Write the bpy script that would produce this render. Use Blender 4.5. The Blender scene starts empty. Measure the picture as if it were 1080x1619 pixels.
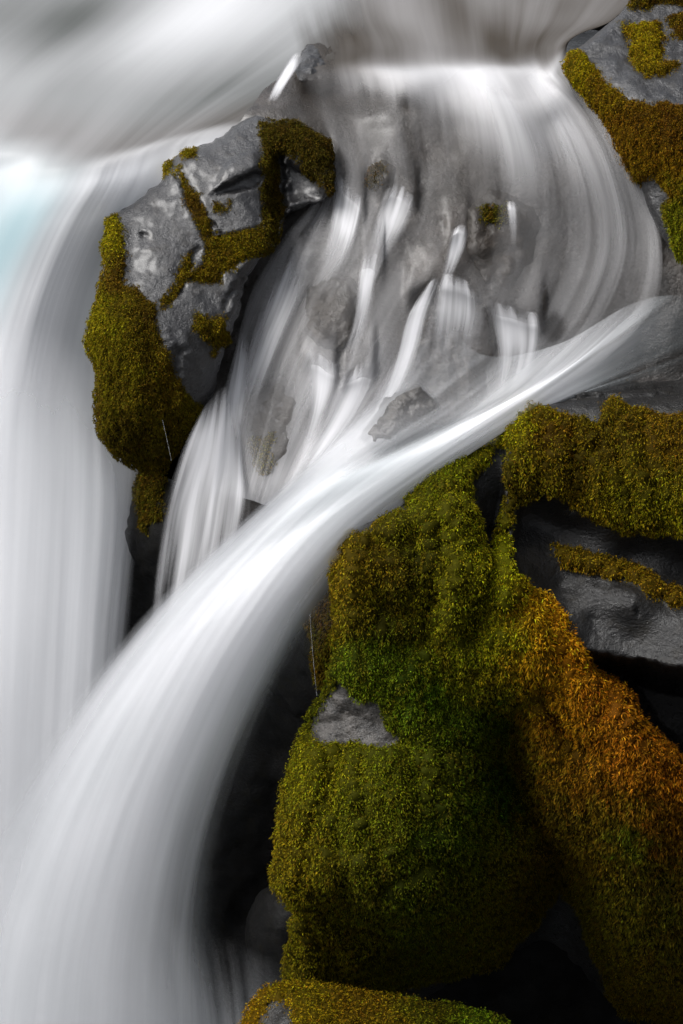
import bpy, math, random
import numpy as np
from mathutils import Vector
from mathutils.geometry import delaunay_2d_cdt

rng = np.random.default_rng(7)
random.seed(7)
SC = bpy.context.scene
COL = SC.collection

# ------------------------------------------------------------------ camera
W0, H0 = 1080.0, 1619.0
PITCH = math.radians(28.0)
FOVY = math.radians(24.0)
DIST = 10.6
TARGET = np.array([0.0, 0.0, 2.6])
FWD = np.array([0.0, math.cos(PITCH), -math.sin(PITCH)])
UPV = np.array([0.0, math.sin(PITCH), math.cos(PITCH)])
RIGHT = np.array([1.0, 0.0, 0.0])
CAM = TARGET - FWD * DIST
cam_data = bpy.data.cameras.new('camera')
cam = bpy.data.objects.new('camera', cam_data)
COL.objects.link(cam)
cam.location = CAM
cam.rotation_euler = (math.pi / 2 - PITCH, 0, 0)
cam_data.sensor_fit = 'VERTICAL'
cam_data.angle_y = FOVY
cam_data.clip_start = 0.1
cam_data.clip_end = 500
SC.camera = cam

# ------------------------------------------------------------------ light
SUN_EL, SUN_AZ = math.radians(53), math.radians(-102)      # azimuth from +Y towards +X
world = bpy.data.worlds.new('World')
SC.world = world
world.use_nodes = True
wn, wl = world.node_tree.nodes, world.node_tree.links
bg = wn['Background']
sky = wn.new('ShaderNodeTexSky')
sky.sky_type = 'NISHITA'
sky.sun_disc = False
sky.sun_elevation = SUN_EL
sky.sun_rotation = SUN_AZ
sky.air_density = 1.0
sky.dust_density = 4.0
hs = wn.new('ShaderNodeHueSaturation')
hs.inputs['Saturation'].default_value = 0.26
wl.new(sky.outputs[0], hs.inputs['Color'])
wl.new(hs.outputs[0], bg.inputs['Color'])
bg.inputs['Strength'].default_value = 0.075
sl = bpy.data.lights.new('sun', 'SUN')
sl.energy = 1.5
sl.angle = math.radians(34)
sl.color = (1.0, 0.985, 0.965)
sun = bpy.data.objects.new('sun', sl)
COL.objects.link(sun)
sd = Vector((math.sin(SUN_AZ) * math.cos(SUN_EL), math.cos(SUN_AZ) * math.cos(SUN_EL), math.sin(SUN_EL)))
sun.rotation_euler = sd.to_track_quat('Z', 'Y').to_euler()
sun.location = (0, 0, 20)

SC.view_settings.view_transform = 'Standard'
SC.view_settings.look = 'None'
SC.view_settings.gamma = 1
SC.view_settings.use_curve_mapping = False
SC.view_settings.exposure = 1.42
SC.cycles.transparent_max_bounces = 40
SC.cycles.max_bounces = 8
SC.cycles.use_denoising = True

# ------------------------------------------------------------------ helpers
def P(px, py, Y):
    """the point where the sight line through a photo pixel meets the vertical plane at distance Y"""
    px = np.asarray(px, float); py = np.asarray(py, float); Y = np.asarray(Y, float)
    t = 2 * math.tan(FOVY / 2) / H0
    a = (px - W0 / 2) * t
    b = -(py - H0 / 2) * t
    d = FWD[None] + a.reshape(-1, 1) * RIGHT[None] + b.reshape(-1, 1) * UPV[None]
    k = (Y.reshape(-1) - CAM[1]) / d[:, 1]
    return CAM[None] + d * k[:, None]

_perm = np.random.default_rng(3).permutation(256)
_perm = np.concatenate([_perm, _perm, _perm])
_grad = np.random.default_rng(4).normal(size=(256, 3))
_grad /= np.linalg.norm(_grad, axis=1)[:, None]

def perlin(p):
    p = np.asarray(p, float)
    i = np.floor(p).astype(int); f = p - i; i &= 255
    u = f * f * f * (f * (f * 6 - 15) + 10)
    r = 0
    for dx in (0, 1):
        for dy in (0, 1):
            for dz in (0, 1):
                h = _perm[_perm[_perm[i[:, 0] + dx] + i[:, 1] + dy] + i[:, 2] + dz]
                g = _grad[h]
                n = g[:, 0] * (f[:, 0] - dx) + g[:, 1] * (f[:, 1] - dy) + g[:, 2] * (f[:, 2] - dz)
                w = (u[:, 0] if dx else 1 - u[:, 0]) * (u[:, 1] if dy else 1 - u[:, 1]) * (u[:, 2] if dz else 1 - u[:, 2])
                r = r + n * w
    return r * 1.5

def fbm(p, o=4, gain=.5):
    a, s, r = 1.0, 1.0, 0
    for k in range(o):
        r = r + a * perlin(p * s + 17.3 * k)
        a *= gain; s *= 2.03
    return r

def sstep(a, b, x):
    t = np.clip((x - a) / (b - a), 0, 1)
    return t * t * (3 - 2 * t)

def sdf(poly, px, py):
    """signed distance, positive inside"""
    poly = np.asarray(poly, float)
    a, b = poly, np.roll(poly, -1, 0)
    best = np.full(len(px), 1e9); ins = np.zeros(len(px), bool)
    for (ax, ay), (bx, by) in zip(a, b):
        ex, ey = bx - ax, by - ay
        wx, wy = px - ax, py - ay
        t = np.clip((wx * ex + wy * ey) / (ex * ex + ey * ey + 1e-9), 0, 1)
        d = (wx - ex * t) ** 2 + (wy - ey * t) ** 2
        best = np.minimum(best, d)
        c = (ay > py) != (by > py)
        ins ^= c & (px < ex * (py - ay) / (ey if abs(ey) > 1e-9 else 1e-9) + ax)
    d = np.sqrt(best)
    return np.where(ins, d, -d)

def linedist(line, px, py):
    best = np.full(len(px), 1e9)
    for (ax, ay), (bx, by) in zip(line[:-1], line[1:]):
        ex, ey = bx - ax, by - ay
        t = np.clip(((px - ax) * ex + (py - ay) * ey) / (ex * ex + ey * ey + 1e-9), 0, 1)
        best = np.minimum(best, (px - ax - ex * t) ** 2 + (py - ay - ey * t) ** 2)
    return np.sqrt(best)

def tps(ctrl, lam=.02):
    c = np.asarray(ctrl, float)
    xy = c[:, :2] / 100.0; z = c[:, 2]
    n = len(c)
    def U(r2):
        return np.where(r2 > 1e-12, r2 * np.log(np.maximum(r2, 1e-12)), 0)
    K = U(((xy[:, None] - xy[None]) ** 2).sum(-1)) + lam * np.eye(n)
    Q = np.hstack([np.ones((n, 1)), xy])
    A = np.block([[K, Q], [Q.T, np.zeros((3, 3))]])
    w = np.linalg.solve(A, np.concatenate([z, np.zeros(3)]))
    def f(px, py):
        q = np.stack([px, py], -1) / 100.0
        out = w[n] + q @ w[n + 1:]
        for k in range(n):
            out = out + w[k] * U(((q - xy[k]) ** 2).sum(-1))
        return out
    return f

def catmull(pts, m):
    """resample an open polyline (k-dim points) with a Catmull-Rom curve into m points"""
    p = np.asarray(pts, float)
    d = np.concatenate([[0], np.cumsum(np.maximum(np.linalg.norm(np.diff(p[:, :2], axis=0), axis=1), 1e-6))])
    d /= d[-1]
    t = np.linspace(0, 1, m)
    tan = np.gradient(p, d, axis=0) if len(p) > 2 else np.repeat((p[1] - p[0])[None], 2, 0)
    dl = np.diff(p, axis=0) / np.diff(d)[:, None]
    if len(p) > 2:                                      # no overshoot between uneven points
        m1, m2 = dl[:-1], dl[1:]
        lim = 2.5 * np.minimum(np.abs(m1), np.abs(m2))
        lim[:, :2] = 2.5 * np.minimum(np.abs(m1), np.abs(m2))[:, :2] + .35 * np.maximum(np.abs(m1), np.abs(m2))[:, :2]
        tt = np.clip(tan[1:-1], -lim, lim)
        tt[:, 2:] = np.where((m1 * m2 <= 0)[:, 2:], 0, tt[:, 2:])
        tan = tan.copy(); tan[1:-1] = tt; tan[0] = dl[0]; tan[-1] = dl[-1]
    i = np.clip(np.searchsorted(d, t, side='right') - 1, 0, len(p) - 2)
    h = (d[i + 1] - d[i]); s = ((t - d[i]) / h)[:, None]; h = h[:, None]
    h00 = 2 * s ** 3 - 3 * s ** 2 + 1; h10 = s ** 3 - 2 * s ** 2 + s
    h01 = -2 * s ** 3 + 3 * s ** 2; h11 = s ** 3 - s ** 2
    return h00 * p[i] + h10 * h * tan[i] + h01 * p[i + 1] + h11 * h * tan[i + 1]

def smooth_outline(poly, step, jitter=2.0, seed=0):
    p = np.asarray(poly, float)
    for _ in range(2):
        q = np.roll(p, -1, 0)
        p = np.stack([p * .8 + q * .2, p * .2 + q * .8], 1).reshape(-1, 2)
    q = np.vstack([p, p[:1]])
    d = np.concatenate([[0], np.cumsum(np.linalg.norm(np.diff(q, axis=0), axis=1))])
    n = max(12, int(d[-1] / step))
    t = np.linspace(0, d[-1], n, endpoint=False)
    o = np.stack([np.interp(t, d, q[:, 0]), np.interp(t, d, q[:, 1])], 1)
    nz = np.stack([o[:, 0] / 22, o[:, 1] / 22, np.full(n, seed + .5)], 1)
    o[:, 0] += jitter * fbm(nz, 3, .6) * 1.5
    o[:, 1] += jitter * fbm(nz + 31.7, 3, .6) * 1.5
    return o

def mesh_np(name, V, tris=None, quads=None, smooth=True):
    me = bpy.data.meshes.new(name)
    V = np.asarray(V, np.float32)
    me.vertices.add(len(V)); me.vertices.foreach_set('co', V.ravel())
    parts, sizes = [], []
    if tris is not None and len(tris):
        parts.append(np.asarray(tris, np.int32).ravel()); sizes.append(np.full(len(tris), 3))
    if quads is not None and len(quads):
        parts.append(np.asarray(quads, np.int32).ravel()); sizes.append(np.full(len(quads), 4))
    idx = np.concatenate(parts); sz = np.concatenate(sizes)
    me.loops.add(len(idx)); me.loops.foreach_set('vertex_index', idx)
    me.polygons.add(len(sz))
    me.polygons.foreach_set('loop_start', np.concatenate([[0], np.cumsum(sz)[:-1]]).astype(np.int32))
    me.polygons.foreach_set('use_smooth', np.full(len(sz), smooth, bool))
    me.update(calc_edges=True)
    me.validate()
    return me

def fattr(me, name, vals):
    a = me.attributes.new(name, 'FLOAT', 'POINT')
    a.data.foreach_set('value', np.asarray(vals, np.float32))

def cattr(me, name, rgb):
    a = me.attributes.new(name, 'FLOAT_COLOR', 'POINT')
    v = np.ones((len(rgb), 4), np.float32); v[:, :3] = rgb
    a.data.foreach_set('color', v.ravel())

def add(name, me, mat, parent=None, label=None, cat=None, kind=None, group=None):
    o = bpy.data.objects.new(name, me)
    COL.objects.link(o)
    if mat is not None: me.materials.append(mat)
    if parent is not None: o.parent = parent
    if label: o['label'] = label
    if cat: o['category'] = cat
    if kind: o['kind'] = kind
    if group: o['group'] = group
    return o

def vnormals(V, T):
    fn = np.cross(V[T[:, 1]] - V[T[:, 0]], V[T[:, 2]] - V[T[:, 0]])
    N = np.zeros_like(V)
    for k in range(3):
        np.add.at(N, T[:, k], fn)
    return N / np.maximum(np.linalg.norm(N, axis=1), 1e-12)[:, None]

def srgb(r, g, b):
    c = np.array([r, g, b]) / 255.0
    return np.where(c <= .04045, c / 12.92, ((c + .055) / 1.055) ** 2.4)

# ------------------------------------------------------------------ materials
class NB:
    def __init__(self, name):
        self.m = bpy.data.materials.new(name); self.m.use_nodes = True
        self.n, self.l = self.m.node_tree.nodes, self.m.node_tree.links
        self.n.clear()
        self.out = self.n.new('ShaderNodeOutputMaterial')
    def node(self, t, inp=None, **kw):
        x = self.n.new(t)
        for k, v in kw.items(): setattr(x, k, v)
        for k, v in (inp or {}).items():
            self.set(x.inputs[k], v)
        return x
    def set(self, sock, v):
        if isinstance(v, bpy.types.NodeSocket): self.l.new(v, sock)
        elif isinstance(v, bpy.types.Node): self.l.new(v.outputs[0], sock)
        else: sock.default_value = v
    def math(self, op, a, b=0.0, c=0.0, clamp=False):
        x = self.node('ShaderNodeMath', operation=op, use_clamp=clamp)
        self.set(x.inputs[0], a); self.set(x.inputs[1], b); self.set(x.inputs[2], c)
        return x.outputs[0]
    def mix(self, f, a, b):
        x = self.node('ShaderNodeMix', data_type='RGBA')
        self.set(x.inputs[0], f); self.set(x.inputs[6], a); self.set(x.inputs[7], b)
        return x.outputs[2]
    def ramp(self, f, lo, hi, a=0.0, b=1.0):
        x = self.node('ShaderNodeMapRange', interpolation_type='SMOOTHSTEP')
        self.set(x.inputs[0], f)
        for k, v in zip((1, 2, 3, 4), (lo, hi, a, b)): x.inputs[k].default_value = v
        return x.outputs[0]
    def attr(self, name):
        return self.node('ShaderNodeAttribute', attribute_name=name)
    def noise(self, vec, scale, detail=4, rough=.55, dist=0.0):
        return self.node('ShaderNodeTexNoise', {'Vector': vec, 'Scale': scale, 'Detail': detail, 'Roughness': rough, 'Distortion': dist}).outputs[0]
    def mapping(self, vec, scale):
        return self.node('ShaderNodeMapping', {'Vector': vec, 'Scale': scale}).outputs[0]

def c4(r, g, b): return (r, g, b, 1.0)

def rock_material(name, dark, light, brown, stain=0.0, rough=(.22, .5), bump=.35, under=(.010, .009, .003), spec=.5, coat=0.0):
    b = NB(name)
    co = b.node('ShaderNodeTexCoord').outputs['Object']
    n1 = b.noise(co, 3.5, 6, .6)
    n2 = b.noise(co, 16, 6, .62)
    n3 = b.noise(co, 85, 8, .7)
    colr = b.mix(b.ramp(n1, .35, .68), c4(*dark), c4(*light))
    colr = b.mix(b.math('MULTIPLY', b.ramp(n2, .5, .72), .7), colr, c4(*brown))
    vor = b.node('ShaderNodeTexVoronoi', {'Vector': co, 'Scale': 34.0, 'Randomness': 1.0})
    pit = b.math('MULTIPLY', b.ramp(vor.outputs['Distance'], .05, .22, 1, 0), b.ramp(n2, .5, .62))
    ms = b.attr('moss').outputs['Fac']
    if stain:
        s1 = b.ramp(b.noise(b.mapping(co, (1, 1, .55)), 3.2, 5, .6, .6), .42, .60)
        s2 = b.ramp(b.noise(b.mapping(co, (1, 1, .3)), 9.0, 5, .6, .3), .45, .68)
        vc = b.node('ShaderNodeTexVoronoi', {'Vector': b.mapping(co, (1, 1, .7)), 'Scale': 4.2}, feature='DISTANCE_TO_EDGE')
        ck = b.math('MULTIPLY', b.ramp(vc.outputs[0], .0, .035, 1, 0), s2)
        st = b.math('MULTIPLY', b.math('MAXIMUM', b.math('MAXIMUM', s1, b.math('MULTIPLY', s2, .6)), ck), stain)
        colr = b.mix(st, colr, c4(.010, .0075, .005))
    pa = b.math('MULTIPLY', b.attr('pale').outputs['Fac'], b.ramp(b.math('ADD', b.math('MULTIPLY', n2, .5), b.math('MULTIPLY', n3, .5)), .40, .58, .15, 1.0))
    colr = b.mix(pa, colr, c4(.085, .078, .072))
    colr = b.mix(ms, colr, c4(*under))
    r = b.ramp(n2, .3, .7, rough[0], rough[1])
    r = b.math('ADD', r, b.math('MULTIPLY', ms, .4), clamp=True)
    n4 = b.noise(b.mapping(co, (1.0, .6, 1.6)), 38, 6, .65, .4)
    h = b.math('ADD', b.math('ADD', b.math('MULTIPLY', n2, .45), b.math('MULTIPLY', n3, .22)), b.math('MULTIPLY', n4, .45))
    h = b.math('SUBTRACT', h, b.math('MULTIPLY', pit, .25))
    bp = b.node('ShaderNodeBump', {'Height': h, 'Strength': bump, 'Distance': .05})
    p = b.node('ShaderNodeBsdfPrincipled', {'Base Color': colr, 'Roughness': r, 'Normal': bp.outputs[0], 'Specular IOR Level': spec, 'Coat Weight': b.math('MULTIPLY', b.math('SUBTRACT', 1.0, ms), coat), 'Coat Roughness': .32})
    b.l.new(p.outputs[0], b.out.inputs[0])
    return b.m

def moss_material(name):
    b = NB(name)
    c = b.attr('Col').outputs['Color']
    d = b.node('ShaderNodeBsdfPrincipled', {'Base Color': c, 'Roughness': .8, 'Specular IOR Level': .06})
    t = b.node('ShaderNodeBsdfTranslucent', {'Color': c})
    m = b.node('ShaderNodeMixShader', {0: .28, 1: d.outputs[0], 2: t.outputs[0]})
    b.l.new(m.outputs[0], b.out.inputs[0])
    return b.m

def water_material(name, deep, white, k=1.6, kf=.35, fine=55, med=18, broad=5, vs=.55, rough=.45):
    """silky water: foam strands stretched along the flow; alpha and foam come from the sheet itself"""
    b = NB(name)
    uv = b.node('ShaderNodeUVMap', uv_map='UVMap').outputs[0]
    s1 = b.noise(b.mapping(uv, (fine, vs * 1.6, 1)), 1, 3, .6)
    s2 = b.noise(b.mapping(uv, (med, vs * 1.2, 1)), 1, 3, .55, .15)
    s3 = b.noise(b.mapping(uv, (broad, vs, 1)), 1, 2, .5, .3)
    s = b.math('ADD', b.math('MULTIPLY', s1, .12), b.math('ADD', b.math('MULTIPLY', s2, .24), b.math('MULTIPLY', s3, .64)))
    s = b.math('MULTIPLY', b.math('SUBTRACT', s, .5), 3.2)
    al = b.attr('alpha').outputs['Fac']
    w = b.math('MULTIPLY', b.math('MULTIPLY', al, b.math('SUBTRACT', 1.0, al)), 4.0)
    a = b.math('ADD', al, b.math('MULTIPLY', b.math('MULTIPLY', s, k * .5), w), clamp=True)
    fo = b.attr('foam').outputs['Fac']
    f = b.math('ADD', fo, b.math('MULTIPLY', s, kf), clamp=True)
    dp = b.mix(b.attr('blue').outputs['Fac'], c4(*deep), c4(.19, .295, .325))
    colr = b.mix(f, dp, c4(*white))
    bp = b.node('ShaderNodeBump', {'Height': s, 'Strength': .06, 'Distance': .02})
    p = b.node('ShaderNodeBsdfPrincipled', {'Base Color': colr, 'Roughness': rough, 'Specular IOR Level': .15, 'Normal': bp.outputs[0]})
    t = b.node('ShaderNodeBsdfTranslucent', {'Color': colr})
    m = b.node('ShaderNodeMixShader', {0: .15, 1: p.outputs[0], 2: t.outputs[0]})
    tr = b.node('ShaderNodeBsdfTransparent')
    mm = b.node('ShaderNodeMixShader', {0: a, 1: tr.outputs[0], 2: m.outputs[0]})
    b.l.new(mm.outputs[0], b.out.inputs[0])
    return b.m

M_ROCK = rock_material('wet_basalt', (.011, .0107, .0117), (.024, .0236, .025), (.015, .012, .009), rough=(.20, .40), bump=.55, spec=.5, coat=.55)
M_ROCK_B = rock_material('dark_wet_basalt', (.011, .0108, .0108), (.019, .0184, .018), (.013, .011, .008), rough=(.24, .42), bump=.5, spec=.45, coat=.0)
M_BROWN = rock_material('brown_wet_stone', (.014, .011, .008), (.034, .026, .019), (.013, .009, .005), rough=(.3, .5))
M_BED = rock_material('streambed_rock', (.026, .021, .017), (.055, .045, .038), (.022, .016, .009), rough=(.22, .42), bump=.5, stain=.8, coat=.5)
M_GREY = rock_material('grey_wet_stone', (.024, .022, .020), (.052, .047, .042), (.024, .019, .012), rough=(.2, .42), bump=.45)
M_CAVE_SHADE = rock_material('cave_rock_shade_tint', (.0022, .0022, .0022), (.005, .0047, .0045), (.006, .005, .002), rough=(.55, .8), spec=.15)  # near-black base puts the hollow's shade into the rock colour
M_MOSS = moss_material('moss_leaves')
WHITE = (.85, .858, .885)
M_WATER = water_material('falling_water', (.22, .27, .285), WHITE, kf=.025, fine=44, med=11, broad=2.6, vs=.3)
M_RIVER = water_material('river_water', (.062, .056, .049), WHITE, kf=.09, fine=30, med=9, broad=3, vs=.35, rough=.35)
M_FILM = water_material('thin_water', (.050, .042, .034), (.72, .72, .74), k=1.5, kf=.10, fine=60, med=20, broad=6, vs=.6)
M_VEIL = water_material('soft_veil', (.3, .34, .36), WHITE, k=.55, kf=.03, fine=30, med=8, broad=2.4, vs=.3)
M_STRAND = water_material('water_strands', (.20, .19, .18), (.76, .76, .78), k=1.9, kf=.1, fine=46, med=15, broad=5, vs=.55)
M_FAN = water_material('fan_water', (.25, .25, .25), (.68, .68, .70), k=1.9, kf=.12, fine=80, med=34, broad=14, vs=.9)

# ------------------------------------------------------------------ rock builder
def rock(name, outline, ctrl, mat, step=5.0, round_w=45, round_d=.22, regions=(), grooves=(), moss=None, pale=(), groove_gain=1.0,
         detail=(.035, .012, .004), jitter=2.5, seed=0, back=.5, label=None, cat='rock', kind=None, shear=None, thick=.02, group=None):
    """relief stone: an outline with a depth for its inside, rounded away at its rim and closed behind"""
    ol = smooth_outline(outline, step * .9, jitter, seed)
    lo, hi = ol.min(0), ol.max(0)
    gx, gy = np.meshgrid(np.arange(lo[0], hi[0], step), np.arange(lo[1], hi[1], step * .87))
    gx[1::2] += step * .5
    gx = (gx + rng.uniform(-.22, .22, gx.shape) * step).ravel(); gy = (gy + rng.uniform(-.22, .22, gy.shape) * step).ravel()
    keep = sdf(ol, gx, gy) > step * 1.35
    tg = np.roll(ol, -1, 0) - np.roll(ol, 1, 0); tg /= np.maximum(np.linalg.norm(tg, axis=1), 1e-9)[:, None]
    nm = np.stack([-tg[:, 1], tg[:, 0]], 1)
    if (sdf(ol, *(ol + nm).T) > 0).mean() < .5: nm = -nm
    rings = [ol]
    for off in (step * .25, step * .75):
        c_ = ol + nm * off
        rings.append(c_[sdf(ol, c_[:, 0], c_[:, 1]) > off * .9])
    pts = np.vstack(rings + [np.stack([gx[keep], gy[keep]], 1)])
    nb = len(ol)
    r = delaunay_2d_cdt([Vector(p) for p in pts], [(i, (i + 1) % nb) for i in range(nb)], [], 1, 1e-5)
    q = np.array([(v[0], v[1]) for v in r[0]]); T = np.array(r[2], int)
    src = np.full(len(pts), -1)
    for k, ids in enumerate(r[3]):
        for i in ids: src[i] = k
    px, py = q[:, 0], q[:, 1]
    a, b_, c_ = q[T[:, 0]], q[T[:, 1]], q[T[:, 2]]
    cr = (b_[:, 0] - a[:, 0]) * (c_[:, 1] - a[:, 1]) - (b_[:, 1] - a[:, 1]) * (c_[:, 0] - a[:, 0])
    T[cr > 0] = T[cr > 0][:, ::-1]                     # photo y runs down: turn faces to the viewer
    s = np.maximum(sdf(ol, px, py), 0)
    Y = tps(ctrl)(px, py)
    nz = np.stack([px / 30, py / 30, np.full(len(px), seed + 3.3)], 1)
    wob = fbm(nz, 4, .6)
    wob2 = fbm(nz * 4.5 + 60, 2)
    for poly, amp, soft in regions:
        Y = Y + amp * sstep(-soft, soft, sdf(poly, px, py) + wob * min(soft * .7, 5))
    for line, amp, wid in grooves:
        Y = Y + groove_gain * amp * np.exp(-((linedist(line, px + wob * 9 + 14 * np.sin(py / 47 + line[0][0]), py) / wid) ** 2))
    e = np.clip(1 - s / round_w, 0, 1)
    Y = Y + round_d * (1 - np.sqrt(np.maximum(1 - e * e, 0)))
    V = P(px, py, Y)
    N = vnormals(V, T)
    ms = np.zeros(len(px))
    if moss is not None:
        for poly, sg in moss['areas']:
            m = sstep(-13, 9, sdf(poly, px, py) - moss.get('bias', 0) + wob * moss.get('rag', 7) + wob2 * moss.get('rag', 7) * .7)
            ms = np.maximum(ms, m) if sg > 0 else np.minimum(ms, 1 - m)
    amp = ((1 - .5 * ms) * (.15 + .85 * sstep(0, 16, s)))[:, None]
    V = V + N * amp * (detail[0] * fbm(V * 2.5 + seed, 3) + detail[1] * fbm(V * 9 + seed, 3) + detail[2] * fbm(V * 34 + seed, 2))[:, None]
    pl = np.zeros(len(px))
    for poly in pale: pl = np.maximum(pl, sstep(-6, 6, sdf(poly, px, py) + wob * 6))
    V = V + N * (pl * (.014 * fbm(V * 14 + 3, 3) + .010 * np.abs(fbm(V * np.array([20, 20, 45.0]), 3))))[:, None]
    # closed back
    bi = src[:nb]
    cen = V[bi].mean(0)
    away = cen - CAM; away /= np.linalg.norm(away)
    rim = V[bi].copy(); m_ = rim[:, 1].mean()
    r1 = cen[None] + (rim - cen[None]) * [[.93, 1, .93]] + away[None] * back * .4
    r2 = cen[None] + (rim - cen[None]) * [[.62, .4, .62]] + away[None] * back
    n0 = len(V)
    Va = np.vstack([V, r1, r2, cen[None] + away[None] * back * 1.15])
    i = np.arange(nb); j = (i + 1) % nb
    fl = lambda A, B: np.concatenate([np.stack([A[i], A[j], B[j]], 1), np.stack([A[i], B[j], B[i]], 1)])
    R1, R2 = n0 + np.arange(nb), n0 + nb + np.arange(nb)
    Ta = np.concatenate([T, fl(bi, R1), fl(R1, R2), np.stack([R2[i], R2[j], np.full(nb, n0 + 2 * nb)], 1)])
    me = mesh_np(name, Va, Ta)
    fattr(me, 'moss', np.concatenate([ms, np.zeros(len(Va) - n0)]))
    fattr(me, 'pale', np.concatenate([pl, np.zeros(len(Va) - n0)]))
    o = add(name, me, mat, label=label, cat=cat, kind=kind, group=group)
    if moss is not None and moss.get('count', 0):
        add_moss(o, V, T, px, py, ms, moss)
    return o

GAIN = .88
def idw(px, py, pal, power=3.0):
    pal = np.asarray([(a, b, *srgb(*c)) for a, b, c in pal])
    w = 0; acc = 0
    for k in range(len(pal)):
        d = ((px - pal[k, 0]) ** 2 + (py - pal[k, 1]) ** 2) + 150.0
        ww = d ** (-power / 2)
        w = w + ww; acc = acc + ww[:, None] * pal[k, 2:][None]
    return acc / w[:, None] * np.array([1.0, 1.0, .6])[None]

def cords(V):
    """height of the moss pile: hanging cords with small cushions on them"""
    q = V * np.array([22.0, 22.0, 6.5])
    q = q + .6 * np.stack([perlin(V * 5), perlin(V * 5 + 9), perlin(V * 5 + 21)], 1)
    a = 1 - np.abs(perlin(q)) * 1.5
    c = perlin(V * np.array([48.0, 48.0, 30.0]))
    d = fbm(V * 6.0 + 4, 2)
    return .7 * a + 1.0 * c + .25 * d - .1

def add_moss(parent, V, T, px, py, ms, cfg):
    thick = cfg.get('thick', .03)
    N = vnormals(V, T)
    fm = ms[T].min(1)
    Tm = T[fm > .35]
    if not len(Tm): return
    used = np.unique(Tm); remap = np.full(len(V), -1); remap[used] = np.arange(len(used))
    hgt = lambda v: (cfg.get('base', .012) + thick * np.clip(.35 + cords(v), 0, 1.6))
    Vc = V[used] + N[used] * (hgt(V[used]) * sstep(.25, 1.0, ms[used]) - .008)[:, None]
    colc = idw(px[used], py[used], cfg['pal']) * cfg.get('gain', GAIN)
    # leaves
    n = cfg['count']
    Tc = Tm
    Tm = T[fm > .04]
    mw = ms[Tm].mean(1)
    Aa, Bb, Cc = V[Tm[:, 0]], V[Tm[:, 1]], V[Tm[:, 2]]
    fnv = np.cross(Bb - Aa, Cc - Aa)
    area = np.linalg.norm(fnv, axis=1)
    fn = fnv / np.maximum(area, 1e-12)[:, None]
    cen = (Aa + Bb + Cc) / 3
    view = CAM[None] - cen; view /= np.linalg.norm(view, axis=1)[:, None]
    fac = (fn * view).sum(1)
    wgt = area * np.clip(fac + .25, .15, 1) * sstep(0, .6, mw)
    pick = rng.choice(len(Tm), n, p=wgt / wgt.sum())
    r1, r2 = rng.random(n), rng.random(n)
    fl = r1 + r2 > 1; r1[fl], r2[fl] = 1 - r1[fl], 1 - r2[fl]
    t = Tm[pick]
    bl = lambda A: A[t[:, 0]] * (1 - r1 - r2)[:, None] + A[t[:, 1]] * r1[:, None] + A[t[:, 2]] * r2[:, None]
    p0, nn = bl(V), bl(N)
    nn /= np.maximum(np.linalg.norm(nn, axis=1), 1e-9)[:, None]
    mk = bl(ms[:, None])[:, 0]; lx = bl(px[:, None])[:, 0]; ly = bl(py[:, None])[:, 0]
    hh = hgt(p0)
    t1 = np.cross(nn, np.array([0.3, 0.2, 1.0])[None]); t1 /= np.maximum(np.linalg.norm(t1, axis=1), 1e-9)[:, None]
    t2 = np.cross(nn, t1); ep = .004
    g1 = (hgt(p0 + t1 * ep) - hh) / ep; g2 = (hgt(p0 + t2 * ep) - hh) / ep
    nn = nn - .8 * (np.clip(g1, -2, 2)[:, None] * t1 + np.clip(g2, -2, 2)[:, None] * t2)
    nn /= np.maximum(np.linalg.norm(nn, axis=1), 1e-9)[:, None]
    n_up = bl(N)
    root = p0 + n_up * (hh * sstep(.25, 1.0, mk) * rng.uniform(.90, 1.05, n) - .002)[:, None]
    down = np.array([0, 0, -1.0])
    dirn = nn * cfg.get('out', .7) + down[None] * cfg.get('droop', .55) + rng.normal(size=(n, 3)) * .45
    dirn /= np.linalg.norm(dirn, axis=1)[:, None]
    side = np.cross(dirn, rng.normal(size=(n, 3)) * .7 + nn * .0 + np.array([0, 1.0, 0])[None] * .3)
    side /= np.maximum(np.linalg.norm(side, axis=1), 1e-9)[:, None]
    L = cfg.get('len', .016) * rng.uniform(.6, 1.5, n) * (1 + .5 * np.clip(perlin(p0 * 14 + 8), -.8, 1.2))
    for poly, mul in cfg.get('long', ()):
        fr = sstep(-25, 25, sdf(poly, lx, ly)) * (rng.random(n) < .45)
        L = L * (1 + (mul - 1) * fr)
    Wd = cfg.get('wid', .0060) * rng.uniform(.7, 1.3, n)
    mid = root + dirn * (L * .45)[:, None] + nn * (L * .12)[:, None]
    tip = root + dirn * L[:, None] + down[None] * (L * .15)[:, None]
    LV = np.stack([root, mid + side * (Wd * .5)[:, None], tip, mid - side * (Wd * .5)[:, None]], 1).reshape(-1, 3)
    base = len(Vc)
    k = base + 4 * np.arange(n)
    LT = np.concatenate([np.stack([k, k + 1, k + 3], 1), np.stack([k + 1, k + 2, k + 3], 1)])
    wx, wy = fbm(p0 * 9 + 3, 3), fbm(p0 * 9 + 40, 3)
    colr = idw(lx + 34 * wx + rng.normal(0, 7, n), ly + 34 * wy + rng.normal(0, 7, n), cfg['pal']) * cfg.get('gain', GAIN)
    patch = fbm(p0 * np.array([15.0, 15.0, 4.0]) + 50, 3)
    alt = srgb(*cfg.get('alt', (96, 62, 14)))
    mixf = np.clip(.38 * sstep(.05, .6, patch) + .25 * (rng.random(n) < .25), 0, 1)[:, None]
    colr = colr * (1 - mixf) + alt[None] * .8 * cfg.get('gain', GAIN) * mixf
    colr = colr * np.exp(rng.normal(0, .38, n))[:, None] * (1 + rng.normal(0, .10, (n, 3)))
    colr = np.clip(colr, .001, .6)
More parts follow.
